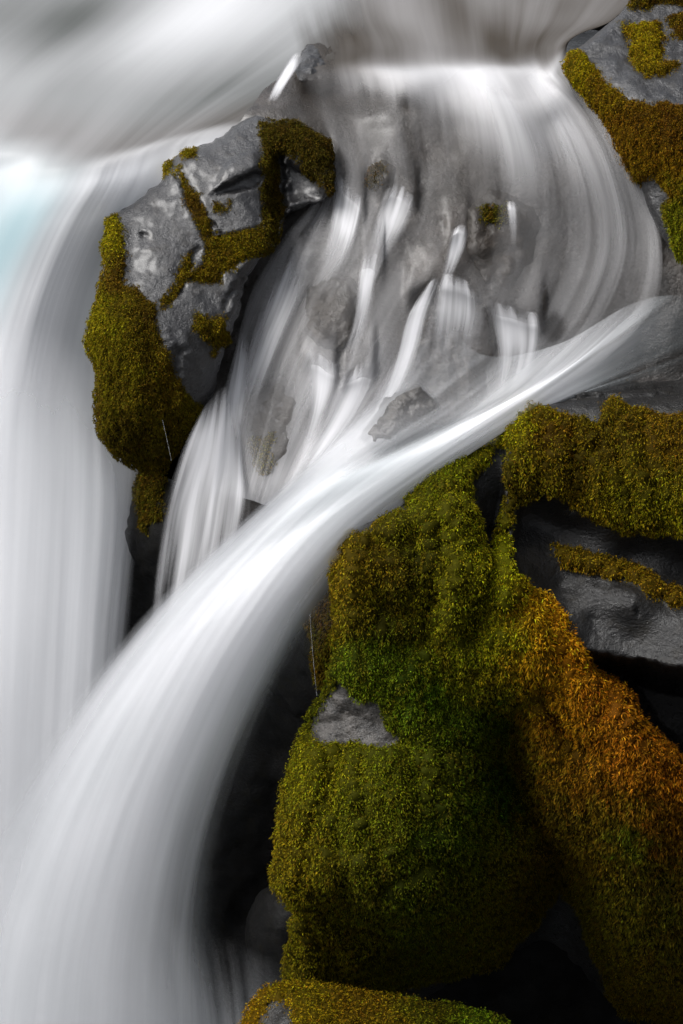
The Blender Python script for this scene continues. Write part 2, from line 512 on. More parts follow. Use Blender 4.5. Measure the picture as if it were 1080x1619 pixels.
    lc = np.repeat(colr, 4, 0).reshape(n, 4, 3)
    lc[:, 0] *= .42; lc[:, 2] *= 1.35  # brown roots, darkened further to paint shade into the gaps; tips lightened
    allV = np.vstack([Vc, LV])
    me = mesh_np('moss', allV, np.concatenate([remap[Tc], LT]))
    cattr(me, 'Col', np.vstack([colc * .28, lc.reshape(-1, 3)]))  # cushion: dead-moss tone, darkened as painted shade between the leaves
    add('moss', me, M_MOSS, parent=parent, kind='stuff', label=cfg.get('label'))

# ------------------------------------------------------------------ streambed
BED = tps([(440, 60, 2.2), (700, 60, 2.42), (950, 60, 2.42), (1200, 60, 2.3), (560, 90, 2.10), (700, 95, 2.06), (830, 95, 2.08), (900, 95, 2.1),
           (400, 160, 1.55), (480, 140, 1.66), (640, 112, 1.76), (760, 112, 1.76), (880, 112, 1.76),
           (560, 200, 1.52), (720, 200, 1.52), (880, 190, 1.55), (1000, 200, 1.55),
           (480, 320, 1.28), (620, 320, 1.22), (780, 330, 1.22), (920, 320, 1.30), (1050, 320, 1.40),
           (420, 440, 1.06), (560, 440, .98), (700, 430, 1.00), (850, 440, 1.08), (980, 440, 1.14), (1120, 420, 1.2),
           (380, 560, .84), (500, 560, .74), (640, 560, .78), (780, 560, .84), (940, 560, .95), (1100, 560, 1.02),
           (330, 680, .62), (440, 680, .55), (560, 690, .52), (700, 680, .58), (850, 680, .72), (1050, 680, .9),
           (300, 790, .52), (430, 790, .36), (560, 790, .32), (700, 780, .4), (850, 790, .6),
           (280, 900, .55), (450, 860, .36), (650, 880, .35)], .05)

def bedY(px, py):
    Y = BED(px, py)
    # low steps the water spills over
    for line, amp, dx in LEDGES:
        ln = np.asarray(line, float)
        yl = np.interp(px, ln[:, 0], ln[:, 1], left=-1e4, right=-1e4)
        w = sstep(ln[0, 0] - 15, ln[0, 0] + 10, px) * (1 - sstep(ln[-1, 0] - 10, ln[-1, 0] + 15, px))
        d = py - yl
        Y = Y - .6 * amp * w * np.where(d < 0, np.exp(-(d / 45) ** 2), np.exp(-(d / 26) ** 2))
    return Y

LEDGES = [([(525, 262), (550, 295), (578, 322)], .06, 0), ([(596, 298), (625, 290), (662, 312)], .07, 0),
          ([(704, 372), (725, 356), (742, 360)], .06, 0), ([(570, 398), (590, 394), (608, 410)], .05, 0),
          ([(640, 455), (690, 432), (740, 445), (768, 462)], .08, 0), ([(766, 468), (800, 478), (860, 494)], .08, 0),
          ([(474, 556), (500, 556), (535, 572)], .07, 0), ([(538, 588), (565, 575), (594, 570)], .06, 0)]

bx = [(370, 200), (430, 128), (480, 92), (560, 66), (700, 50), (860, 50), (1250, 40), (1250, 760), (900, 860), (640, 900), (440, 900), (350, 900),
      (335, 880), (322, 800), (325, 720), (325, 560), (340, 330)]
gx, gy = np.meshgrid(np.arange(200, 1260, 6.0), np.arange(40, 930, 6.0))
ctrl_bed = None
def make_bed():
    ol = smooth_outline(bx, 6, 2, 1)
    x, y = gx.ravel(), gy.ravel()
    keep = sdf(ol, x, y) > 3.5
    pts = np.vstack([ol, np.stack([x[keep] + rng.uniform(-1, 1, keep.sum()), y[keep] + rng.uniform(-1, 1, keep.sum())], 1)])
    nb = len(ol)
    r = delaunay_2d_cdt([Vector(p) for p in pts], [(i, (i + 1) % nb) for i in range(nb)], [], 1, 1e-5)
    q = np.array([(v[0], v[1]) for v in r[0]]); T = np.array(r[2], int)
    a, b_, c_ = q[T[:, 0]], q[T[:, 1]], q[T[:, 2]]
    cr = (b_[:, 0] - a[:, 0]) * (c_[:, 1] - a[:, 1]) - (b_[:, 1] - a[:, 1]) * (c_[:, 0] - a[:, 0])
    T[cr > 0] = T[cr > 0][:, ::-1]
    V = P(q[:, 0], q[:, 1], bedY(q[:, 0], q[:, 1]) + .07 * (1 - sstep(140, 185, q[:, 1])))
    N = vnormals(V, T)
    V = V + N * ((.2 + .8 * sstep(130, 230, q[:, 1])) * (.030 * fbm(V * 2.6, 2) + .012 * fbm(V * np.array([9, 9, 4.]) + 5, 3) + .002 * fbm(V * 30, 2)))[:, None]
    me = mesh_np('streambed', V, T)
    fattr(me, 'moss', np.zeros(len(V)))
    add('streambed', me, M_BED, kind='structure', label='wet brown bedrock slope under the thin cascade')
make_bed()

# the rock wall under the falls: the hollow, its shade put into the rock colour
wall_ol = [(150, 740), (215, 735), (300, 770), (420, 800), (640, 840), (1250, 900), (1250, 1850), (-100, 1850), (-100, 1300), (120, 900)]
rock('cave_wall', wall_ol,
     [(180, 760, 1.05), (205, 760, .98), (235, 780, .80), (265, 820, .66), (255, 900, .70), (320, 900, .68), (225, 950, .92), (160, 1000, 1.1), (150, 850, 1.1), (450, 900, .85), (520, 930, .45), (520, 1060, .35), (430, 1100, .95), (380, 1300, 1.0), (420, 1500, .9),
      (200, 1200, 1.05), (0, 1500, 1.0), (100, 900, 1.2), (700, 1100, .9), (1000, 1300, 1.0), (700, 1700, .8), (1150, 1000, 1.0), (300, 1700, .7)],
     M_CAVE_SHADE, step=11, round_w=20, round_d=.1, seed=2, detail=(.06, .03, .008), back=.8,
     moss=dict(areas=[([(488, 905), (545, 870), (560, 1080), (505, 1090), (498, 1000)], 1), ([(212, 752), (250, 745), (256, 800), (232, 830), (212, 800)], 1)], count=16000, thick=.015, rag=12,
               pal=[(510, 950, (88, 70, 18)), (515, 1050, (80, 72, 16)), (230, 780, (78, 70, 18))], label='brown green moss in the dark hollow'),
     label='rock wall coloured dark for shade in the hollow behind the main water chute', cat='rock wall')

# ------------------------------------------------------------------ boulders
LEFT_OL = [(181, 343), (173, 347), (168, 388), (165, 437), (159, 482), (140, 522), (143, 555), (159, 588), (158, 620), (156, 677), (185, 718), (230, 741),
           (254, 748), (271, 718), (311, 653), (340, 628), (352, 567), (364, 527), (381, 486), (387, 445), (413, 408), (438, 388), (450, 335), (523, 316), (529, 265),
           (521, 221), (466, 193), (420, 186), (397, 180), (348, 219), (307, 235), (282, 243), (260, 264), (261, 282), (222, 311)]
LM_LEFT = [(150, 330), (180, 343), (190, 362), (197, 390), (196, 450), (215, 458), (240, 480), (246, 500), (256, 550), (276, 592), (300, 628), (320, 650), (318, 668), (250, 770), (130, 720), (120, 500)]
LM_CRACK = [(286, 262), (298, 290), (312, 310), (324, 335), (330, 358), (350, 372), (415, 358), (428, 392), (392, 408), (372, 418), (352, 432), (354, 448), (330, 452), (302, 444), (318, 424), (328, 400), (320, 366), (304, 332), (288, 300)]
LM_GULLY = [(410, 190), (470, 190), (522, 222), (530, 270), (527, 315), (512, 292), (486, 268), (462, 242), (436, 236), (440, 285), (446, 330), (440, 382), (414, 392), (418, 340), (415, 260)]
LM_LINE = [(290, 405), (300, 400), (304, 424), (290, 455), (270, 478), (258, 478), (276, 450)]
rock('boulder', LEFT_OL,
     [(185, 350, .92), (225, 315, 1.02), (262, 275, 1.12), (300, 240, 1.2), (350, 222, 1.26), (400, 190, 1.36),
      (205, 420, .74), (240, 400, .76), (270, 340, .92), (320, 300, 1.0), (370, 250, 1.13), (410, 270, 1.08), (380, 340, .92), (400, 370, .86), (330, 400, .80), (260, 465, .60), (330, 460, .66), (370, 460, .68), (340, 520, .55),
      (172, 420, .70), (160, 530, .54), (215, 520, .46), (260, 560, .42), (310, 580, .48), (340, 590, .55), (180, 620, .48), (240, 640, .38), (290, 640, .46), (200, 700, .50), (245, 730, .60),
      (430, 330, 1.02), (440, 230, 1.24), (480, 225, 1.24), (515, 250, 1.2), (470, 290, 1.16), (510, 305, 1.08), (450, 300, 1.16)],
     M_ROCK, step=4.2, round_w=22, round_d=.10, seed=5, jitter=2.2, back=.6, detail=(.014, .009, .003),
     regions=[([(336, 306), (372, 288), (404, 268), (424, 276), (404, 296), (372, 303)], .04, 4), ([(340, 300), (350, 262), (405, 235), (408, 270), (366, 286)], -.025, 5), ([(425, 245), (448, 240), (452, 330), (432, 380), (420, 330)], .10, 7),
              ([(222, 368), (234, 368), (236, 374), (224, 376)], .03, 3), (LM_CRACK, .02, 6), ([(200, 470), (330, 560), (300, 720), (150, 700), (140, 520)], -.03, 14),
              ([(455, 255), (500, 280), (510, 312), (455, 318)], .06, 8)],
     grooves=[([(285, 250), (300, 300), (325, 350), (340, 390)], .03, 5), ([(258, 478), (300, 420), (320, 395)], .025, 5), ([(343, 395), (385, 440), (372, 490)], .02, 5), ([(380, 440), (395, 425), (420, 400)], .03, 6),
              ([(225, 520), (240, 600), (235, 700)], .04, 14), ([(290, 560), (280, 640), (260, 720)], .03, 10)],
     moss=dict(bias=2.5, areas=[(LM_LEFT, 1), (LM_CRACK, 1), (LM_GULLY, 1), (LM_LINE, 1), ([(256, 258), (270, 252), (273, 275), (258, 284)], 1), ([(280, 240), (305, 236), (308, 246), (290, 252)], 1),
                      ([(306, 498), (326, 500), (324, 530), (308, 525)], 1), ([(338, 322), (362, 318), (362, 327), (342, 331)], 1), ([(330, 505), (350, 500), (360, 540), (335, 560)], 1)],
               count=105000, thick=.016, base=.007, rag=8, len=.0100, wid=.0042, droop=.5, alt=(80, 56, 16),
               pal=[(175, 380, (128, 118, 18)), (165, 500, (120, 112, 18)), (190, 430, (96, 74, 22)), (230, 500, (84, 68, 18)), (200, 600, (96, 86, 16)), (260, 600, (84, 68, 14)), (300, 640, (92, 82, 14)), (210, 690, (74, 64, 14)),
                    (370, 385, (104, 90, 16)), (330, 435, (96, 80, 16)), (305, 330, (86, 66, 22)), (470, 210, (68, 58, 16)), (520, 280, (60, 52, 18)), (435, 330, (62, 54, 16)), (262, 265, (124, 110, 20))]),
     label='mossy grey slab boulder between the left waterfall and the cascade')

TOP_OL = [(1250, -60), (1010, -60), (1000, 0), (985, 18), (932, 64), (906, 82), (896, 108), (908, 130), (940, 162), (968, 205), (990, 255), (1015, 292), (1026, 335), (1050, 380), (1082, 410), (1250, 470)]
TM_FACE = [(890, 70), (907, 82), (938, 110), (960, 130), (982, 152), (1030, 166), (1080, 174), (1260, 190), (1260, 480), (1080, 420), (1040, 300), (1005, 290), (960, 220), (880, 130)]
rock('boulder', TOP_OL,
     [(1010, 0, 2.14), (1080, 0, 2.16), (1200, 0, 2.16), (940, 70, 1.84), (1000, 80, 1.78), (1080, 90, 1.76), (1200, 90, 1.76), (912, 95, 1.72), (985, 150, 1.42), (1080, 170, 1.32), (1200, 190, 1.28),
      (920, 130, 1.62), (960, 175, 1.46), (1000, 230, 1.32), (1060, 230, 1.22), (1040, 290, 1.24), (1080, 330, 1.14), (1200, 330, 1.05), (1070, 390, 1.12), (1200, 430, 1.0)],
     M_ROCK, step=4.5, round_w=14, round_d=.06, seed=9, jitter=.8, back=.7, detail=(.02, .012, .004),
     regions=[([(985, 40), (1015, 30), (1030, 55), (1012, 75), (985, 60)], .02, 5), ([(950, 78), (1080, 100), (1080, 108), (950, 88)], .015, 4)],
     grooves=[([(930, 90), (1000, 95), (1090, 80)], .02, 5), ([(1000, 60), (1050, 120), (1100, 130)], .015, 4)],
     moss=dict(areas=[(TM_FACE, 1), ([(1012, 45), (1040, 38), (1046, 60), (1036, 76), (1045, 96), (1022, 112), (1002, 100), (1000, 80), (1014, 68), (985, 55), (984, 44)], 1), ([(1005, -5), (1100, -8), (1100, 8), (1060, 6), (1000, 14)], 1),
                      ([(1060, 32), (1100, 22), (1100, 60), (1062, 58)], 1), ([(1020, 104), (1070, 102), (1050, 114), (1022, 116)], 1), ([(1000, 300), (1035, 270), (1060, 310), (1040, 330), (1012, 330)], -1)],
               count=95000, thick=.022, len=.0105, wid=.0042, rag=6, alt=(96, 60, 14),
               pal=[(905, 105, (140, 125, 18)), (950, 150, (112, 90, 14)), (1000, 200, (104, 76, 14)), (1060, 190, (92, 64, 14)), (1060, 260, (112, 84, 16)), (1075, 350, (96, 96, 18)), (1080, 390, (100, 104, 20)), (1020, 60, (140, 122, 18)), (1030, 5, (70, 58, 14)), (1075, 40, (84, 62, 16))]),
     label='wet flat topped boulder with mossy side at the upper right of the stream')

RIGHT_OL = [(1250, 585), (1080, 598), (1000, 604), (960, 596), (905, 588), (868, 596), (845, 611), (815, 630), (797, 660), (788, 690), (740, 708), (700, 730), (660, 765), (635, 795), (600, 815), (565, 830),
            (543, 850), (530, 885), (527, 930), (534, 1000), (534, 1040), (519, 1077), (499, 1120), (478, 1168), (462, 1220), (447, 1280), (439, 1330), (437, 1390), (447, 1420), (470, 1442), (462, 1462), (456, 1500), (450, 1552),
            (452, 1650), (470, 1760), (1250, 1760)]
B_TOP = [(836, 628), (850, 600), (868, 590), (905, 580), (960, 590), (1000, 598), (1260, 570), (1260, 640), (1080, 648), (1040, 655), (1000, 645), (975, 630), (955, 640), (940, 662), (890, 656), (860, 645)]
B_MID = [(806, 850), (824, 792), (860, 782), (900, 793), (950, 826), (1000, 840), (1080, 850), (1260, 850), (1260, 1200), (1080, 1198), (1022, 1150), (990, 1090), (940, 1060), (912, 1005), (885, 962), (850, 930), (816, 905)]
M_STRIP = [(876, 866), (930, 878), (975, 888), (1010, 903), (1060, 930), (1080, 942), (1260, 1000), (1260, 1018), (1080, 960), (1040, 947), (1000, 917), (940, 902), (892, 890)]
B_COL = [(748, 762), (774, 716), (798, 706), (800, 770), (790, 830), (782, 872), (766, 860), (750, 800)]
B_PATCH = [(495, 1150), (513, 1110), (535, 1076), (560, 1095), (600, 1110), (610, 1140), (635, 1165), (610, 1183), (560, 1175), (508, 1178)]
B_EDGE = [(560, 836), (600, 808), (642, 786), (640, 808), (600, 826), (572, 838)]
B_LOW = [(575, 1610), (640, 1560), (700, 1550), (795, 1525), (850, 1450), (885, 1400), (915, 1440), (945, 1530), (985, 1620), (1080, 1660), (1260, 1660), (1260, 1770), (440, 1770), (480, 1640)]
B_CUT = [(575, 1560), (640, 1505), (700, 1500), (795, 1475), (850, 1390), (882, 1340), (920, 1390), (950, 1480), (990, 1570), (1080, 1610), (1260, 1610), (1260, 1770), (440, 1770), (480, 1600)]
BULGE = [(884, 962), (930, 925), (1000, 915), (1080, 950), (1260, 990), (1260, 1100), (1080, 1075), (1000, 1060), (950, 1035), (910, 1005)]
HOLE = [(930, 1050), (1000, 1062), (1080, 1078), (1260, 1100), (1260, 1200), (1080, 1200), (1022, 1152), (990, 1092)]
BAND = [(796, 690), (850, 640), (1260, 630), (1260, 860), (1080, 856), (1030, 850), (980, 840), (920, 800), (870, 788), (800, 780)]
rock('boulder', RIGHT_OL,
     [(850, 615, .66), (950, 600, .76), (1080, 606, .80), (1200, 600, .82), (860, 645, .52), (950, 650, .50), (1080, 648, .52), (1200, 645, .52),
      (810, 660, .50), (830, 720, .36), (950, 720, .34), (1080, 720, .32), (1200, 720, .32), (820, 780, .34), (900, 790, .30), (1000, 830, .26), (1100, 850, .24),
      (700, 745, .24), (750, 730, .32), (660, 785, .12), (600, 830, .02), (560, 860, -.02), (775, 790, .30), (770, 850, .22),
      (600, 900, -.16), (650, 960, -.10), (560, 960, -.12), (735, 830, .08), (735, 900, -.08), (735, 970, -.10), (800, 870, .12), (800, 930, -.04),
      (640, 1060, -.16), (560, 1060, -.18), (700, 1100, -.10), (540, 1140, -.16), (600, 1150, -.22),
      (520, 1230, -.30), (600, 1220, -.36), (700, 1220, -.28), (490, 1330, -.36), (600, 1330, -.48), (700, 1330, -.42), (780, 1200, -.02), (800, 1320, -.05), (500, 1410, -.34), (600, 1430, -.42), (700, 1430, -.30),
      (500, 1500, -.10), (620, 1520, .05), (800, 1500, .35), (500, 1600, -.05), (700, 1620, .4), (900, 1620, .5), (1100, 1620, .5), (850, 1400, .20),
      (840, 825, .40), (900, 835, .40), (870, 880, .27), (930, 895, .25), (1000, 880, .36), (1100, 890, .36), (880, 930, .19), (1090, 940, .20), (940, 930, .15), (1000, 950, .04), (1100, 985, .0), (940, 990, .06), (1000, 1010, .03),
      (830, 960, -.12), (870, 1000, -.16), (850, 1090, -.14), (920, 1070, -.20), (960, 1150, -.26), (1060, 1240, -.28), (1000, 1260, -.28), (900, 1200, -.14), (960, 1330, -.12), (1060, 1380, -.10), (990, 1440, -.04), (1080, 1500, .05), (1200, 1300, -.2)],
     M_ROCK_B, pale=[B_PATCH], groove_gain=1.6, step=4.2, round_w=38, round_d=.20, seed=14, jitter=2.5, back=.9, detail=(.012, .003, .001),
     regions=[([(526, 850), (560, 832), (640, 800), (686, 815), (694, 985), (630, 1006), (536, 1000)], -.045, 5), ([(575, 860), (660, 830), (684, 850), (688, 960), (640, 990), (585, 980), (566, 920)], .08, 16), ([(430, 1195), (520, 1186), (640, 1190), (730, 1190), (836, 1270), (810, 1410), (700, 1440), (560, 1425), (430, 1405)], -.05, 6), ([(440, 1340), (560, 1345), (640, 1385), (720, 1350), (800, 1360), (800, 1450), (440, 1440)], -.03, 6), ([(690, 1010), (800, 1000), (820, 1100), (760, 1180), (660, 1170), (620, 1080)], -.03, 8), (BAND, -.035, 7), (BULGE, -.05, 22), (HOLE, .75, 26), (B_PATCH, .05, 7), (B_COL, .06, 7), 
              ([(770, 1120), (830, 1110), (850, 1230), (870, 1330), (790, 1300), (760, 1200)], .26, 26), ([(700, 800), (760, 790), (770, 900), (765, 990), (710, 1000), (695, 900)], -.10, 7),
              ([(800, 780), (822, 800), (808, 880), (830, 930), (800, 960), (768, 930), (780, 860)], -.10, 6), (M_STRIP, -.03, 5),
              ([(470, 1445), (487, 1462), (502, 1495), (490, 1560), (478, 1560), (488, 1500)], -.06, 8), ([(500, 1405), (560, 1400), (640, 1440), (600, 1500), (500, 1440)], .10, 16), (B_CUT, .6, 55)],
     grooves=[([(850, 640), (940, 628), (1010, 632), (1090, 622)], .025, 5), ([(880, 596), (930, 612), (1000, 618), (1080, 610)], .02, 4), ([(690, 830), (692, 900), (688, 985)], .06, 13), ([(772, 850), (772, 930), (760, 1000)], .08, 12), ([(540, 1010), (600, 1000), (660, 1010), (700, 1030)], .015, 18), ([(650, 1180), (640, 1260), (650, 1340)], .03, 14),
              ([(540, 1190), (548, 1290), (540, 1400)], .03, 14), ([(870, 1080), (890, 1120), (930, 1190)], .09, 14), ([(590, 1400), (680, 1360), (760, 1370)], .05, 12), ([(900, 690), (890, 760), (900, 800)], .03, 10), ([(980, 700), (985, 800)], .03, 10), ([(850, 680), (842, 770)], .025, 8), ([(940, 680), (935, 790)], .025, 8), ([(1030, 670), (1038, 830)], .03, 9), ([(560, 870), (552, 940), (556, 1000)], .03, 9), ([(595, 850), (590, 990)], .025, 8), ([(640, 840), (640, 960)], .025, 8), ([(720, 860), (722, 980)], .02, 7), ([(585, 1190), (590, 1400)], .03, 9), ([(690, 1200), (700, 1400)], .03, 10), ([(500, 1200), (495, 1400)], .02, 8), ([(745, 1180), (760, 1340)], .03, 10), ([(850, 980), (880, 1080)], .03, 9), ([(930, 1060), (960, 1180), (1000, 1260)], .03, 10), ([(995, 966), (997, 972)], .014, 4), ([(914, 977), (918, 980)], .010, 4)],
     moss=dict(areas=[(RIGHT_OL, 1), (B_TOP, -1), (B_MID, -1), (M_STRIP, 1), (B_COL, -1), (B_PATCH, -1), (B_EDGE, -1), (B_LOW, -1)], count=430000, thick=.030, rag=7, len=.0118, wid=.0047, long=[([(800, 930), (880, 950), (940, 1050), (1000, 1120), (1100, 1200), (1100, 1520), (950, 1480), (880, 1280), (830, 1150)], 1.8)], droop=.6, alt=(92, 66, 14),
               pal=[(815, 645, (158, 150, 22)), (800, 690, (142, 136, 20)), (720, 725, (120, 124, 20)), (660, 780, (112, 112, 20)), (600, 880, (98, 84, 16)), (540, 900, (134, 112, 26)), (535, 980, (120, 104, 22)), (600, 980, (84, 80, 16)), (660, 880, (84, 82, 16)), (735, 860, (120, 118, 20)), (735, 960, (108, 108, 18)),
                    (800, 880, (154, 154, 24)), (790, 950, (130, 132, 20)), (560, 1050, (88, 104, 20)), (660, 1090, (76, 104, 20)), (600, 1040, (84, 102, 22)), (750, 1030, (104, 108, 18)), (790, 1130, (64, 90, 18)), (720, 1150, (72, 92, 18)),
                    (500, 1230, (122, 118, 20)), (560, 1300, (98, 100, 18)), (450, 1340, (118, 104, 20)), (640, 1230, (100, 104, 18)), (700, 1320, (72, 88, 18)), (560, 1420, (78, 78, 16)), (650, 1440, (70, 80, 16)), (780, 1250, (48, 78, 18)), (480, 1500, (104, 96, 18)),
                    (795, 1010, (124, 124, 20)), (815, 1090, (104, 100, 18)), (845, 1180, (92, 84, 18)), (835, 965, (196, 146, 30)), (880, 970, (222, 150, 30)), (900, 1040, (214, 140, 30)), (850, 1060, (176, 134, 28)), (960, 1110, (176, 110, 26)), (870, 1150, (140, 96, 16)), (1000, 1200, (164, 102, 24)), (1060, 1230, (160, 98, 24)), (920, 1240, (120, 82, 16)), (1050, 1310, (112, 74, 20)), (900, 1285, (84, 72, 18)), (960, 1300, (96, 78, 18)), (1040, 1390, (66, 62, 16)),
                    (960, 1340, (96, 78, 16)), (992, 1320, (92, 104, 26)), (960, 1430, (80, 76, 16)), (1060, 1430, (72, 70, 16)), (900, 740, (92, 78, 14)), (860, 690, (100, 72, 14)), (950, 690, (98, 82, 14)), (1000, 780, (112, 104, 18)), (1060, 800, (118, 112, 18)), (1060, 690, (106, 82, 16)), (930, 885, (112, 92, 22)), (1040, 930, (116, 92, 22)), (810, 760, (88, 76, 18))]),
     label='large dark boulder draped in green and orange moss right of the chute')

rock('boulder', [(380, 1660), (391, 1612), (402, 1583), (430, 1560), (480, 1554), (560, 1570), (650, 1585), (740, 1597), (810, 1622), (840, 1700), (820, 1800), (400, 1800)],
     [(400, 1600, -.55), (440, 1570, -.5), (480, 1562, -.45), (560, 1580, -.5), (700, 1600, -.5), (480, 1619, -.75), (620, 1640, -.75), (780, 1650, -.6), (420, 1700, -.85), (700, 1760, -.9)],
     M_ROCK_B, step=4.5, round_w=20, round_d=.1, seed=21, back=.5, detail=(.015, .01, .004),
     moss=dict(areas=[([(300, 1500), (900, 1500), (900, 1850), (300, 1850)], 1), ([(412, 1606), (436, 1586), (456, 1600), (470, 1640), (420, 1660)], -1)], count=34000, thick=.018, rag=9, len=.012, wid=.005, droop=.4,
               pal=[(400, 1600, (140, 108, 14)), (480, 1565, (124, 108, 16)), (560, 1585, (116, 92, 14)), (700, 1605, (88, 84, 14)), (745, 1605, (96, 120, 22))]),
     label='low mossy boulder at the foot of the large mossy boulder')

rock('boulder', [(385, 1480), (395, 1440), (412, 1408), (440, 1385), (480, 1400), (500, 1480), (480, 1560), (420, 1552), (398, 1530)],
     [(400, 1480, .40), (440, 1400, .45), (440, 1470, .25), (480, 1480, .25), (430, 1540, .3)], M_CAVE_SHADE, step=7, round_w=30, round_d=.15, seed=25, back=.4,
     label='wet boulder coloured black for shadow between the falling water and the mossy boulder')

# stones in the cascade
def stone(ol, off, mat, label, round_w=25, round_d=.06, seed=0, moss=None, detail=(.02, .014, .006), step=5):
    o = np.asarray(ol, float); c = o.mean(0)
    pts = np.vstack([o, c[None], (o + c) / 2])
    yy = bedY(pts[:, 0], pts[:, 1]) - off
    rock('stone', ol, np.column_stack([pts, yy]), mat, step=step, round_w=round_w, round_d=round_d, seed=seed, back=.3, jitter=5, detail=detail, moss=moss, label=label, cat='stone')

stone([(474, 470), (500, 438), (540, 428), (566, 448), (572, 500), (557, 540), (530, 562), (500, 552), (480, 525)], .045, M_BROWN, 'smooth brown stone with water streaming past on both sides, left of centre in the cascade', seed=31)
stone([(735, 350), (745, 312), (775, 298), (815, 302), (850, 325), (860, 380), (842, 430), (800, 462), (760, 450), (742, 410)], .042, M_BROWN, 'broad dark brown stone under thin water in the upper cascade', seed=32, round_d=.07,
      moss=dict(areas=[([(765, 325), (800, 330), (800, 350), (770, 352)], 1)], count=700, thick=.006, rag=9, len=.01, pal=[(780, 340, (84, 78, 20))]))
stone([(388, 690), (396, 630), (430, 592), (462, 596), (480, 640), (472, 700), (450, 738), (415, 758), (396, 740)], .042, M_BROWN, 'brown green stone at the lower left of the cascade above the chute', seed=33,
      moss=dict(areas=[([(395, 700), (430, 690), (425, 750), (400, 760)], 1)], count=1800, thick=.006, rag=14, len=.009, pal=[(410, 730, (110, 100, 40))]))
stone([(566, 690), (588, 660), (606, 632), (640, 610), (678, 614), (694, 640), (684, 664), (650, 676), (620, 694), (585, 708)], .205, M_GREY, 'rough grey stone poking out of the water beside the chute', seed=34, detail=(.03, .022, .010), step=3.5)
stone([(574, 296), (580, 262), (602, 248), (622, 262), (624, 292), (600, 306)], .045, M_BROWN, 'small mossy brown stone above the twin white spills', seed=35, round_w=15,
      moss=dict(areas=[([(578, 290), (588, 262), (604, 262), (600, 295)], 1)], count=900, thick=.006, rag=7, len=.009, pal=[(590, 280, (70, 58, 20))]))
stone([(464, 125), (472, 82), (500, 68), (540, 64), (565, 76), (558, 108), (530, 122), (500, 128)], .10, M_ROCK, 'dark wet stone breaking the river surface above the slab boulder', seed=37, detail=(.02, .03, .012), step=4)
stone([(694, 455), (700, 440), (640, 560), (620, 640), (690, 690), (770, 640), (790, 580), (775, 480)], .06, M_BED, 'smooth grey stone face under the widest white spill', seed=38, round_d=.08)

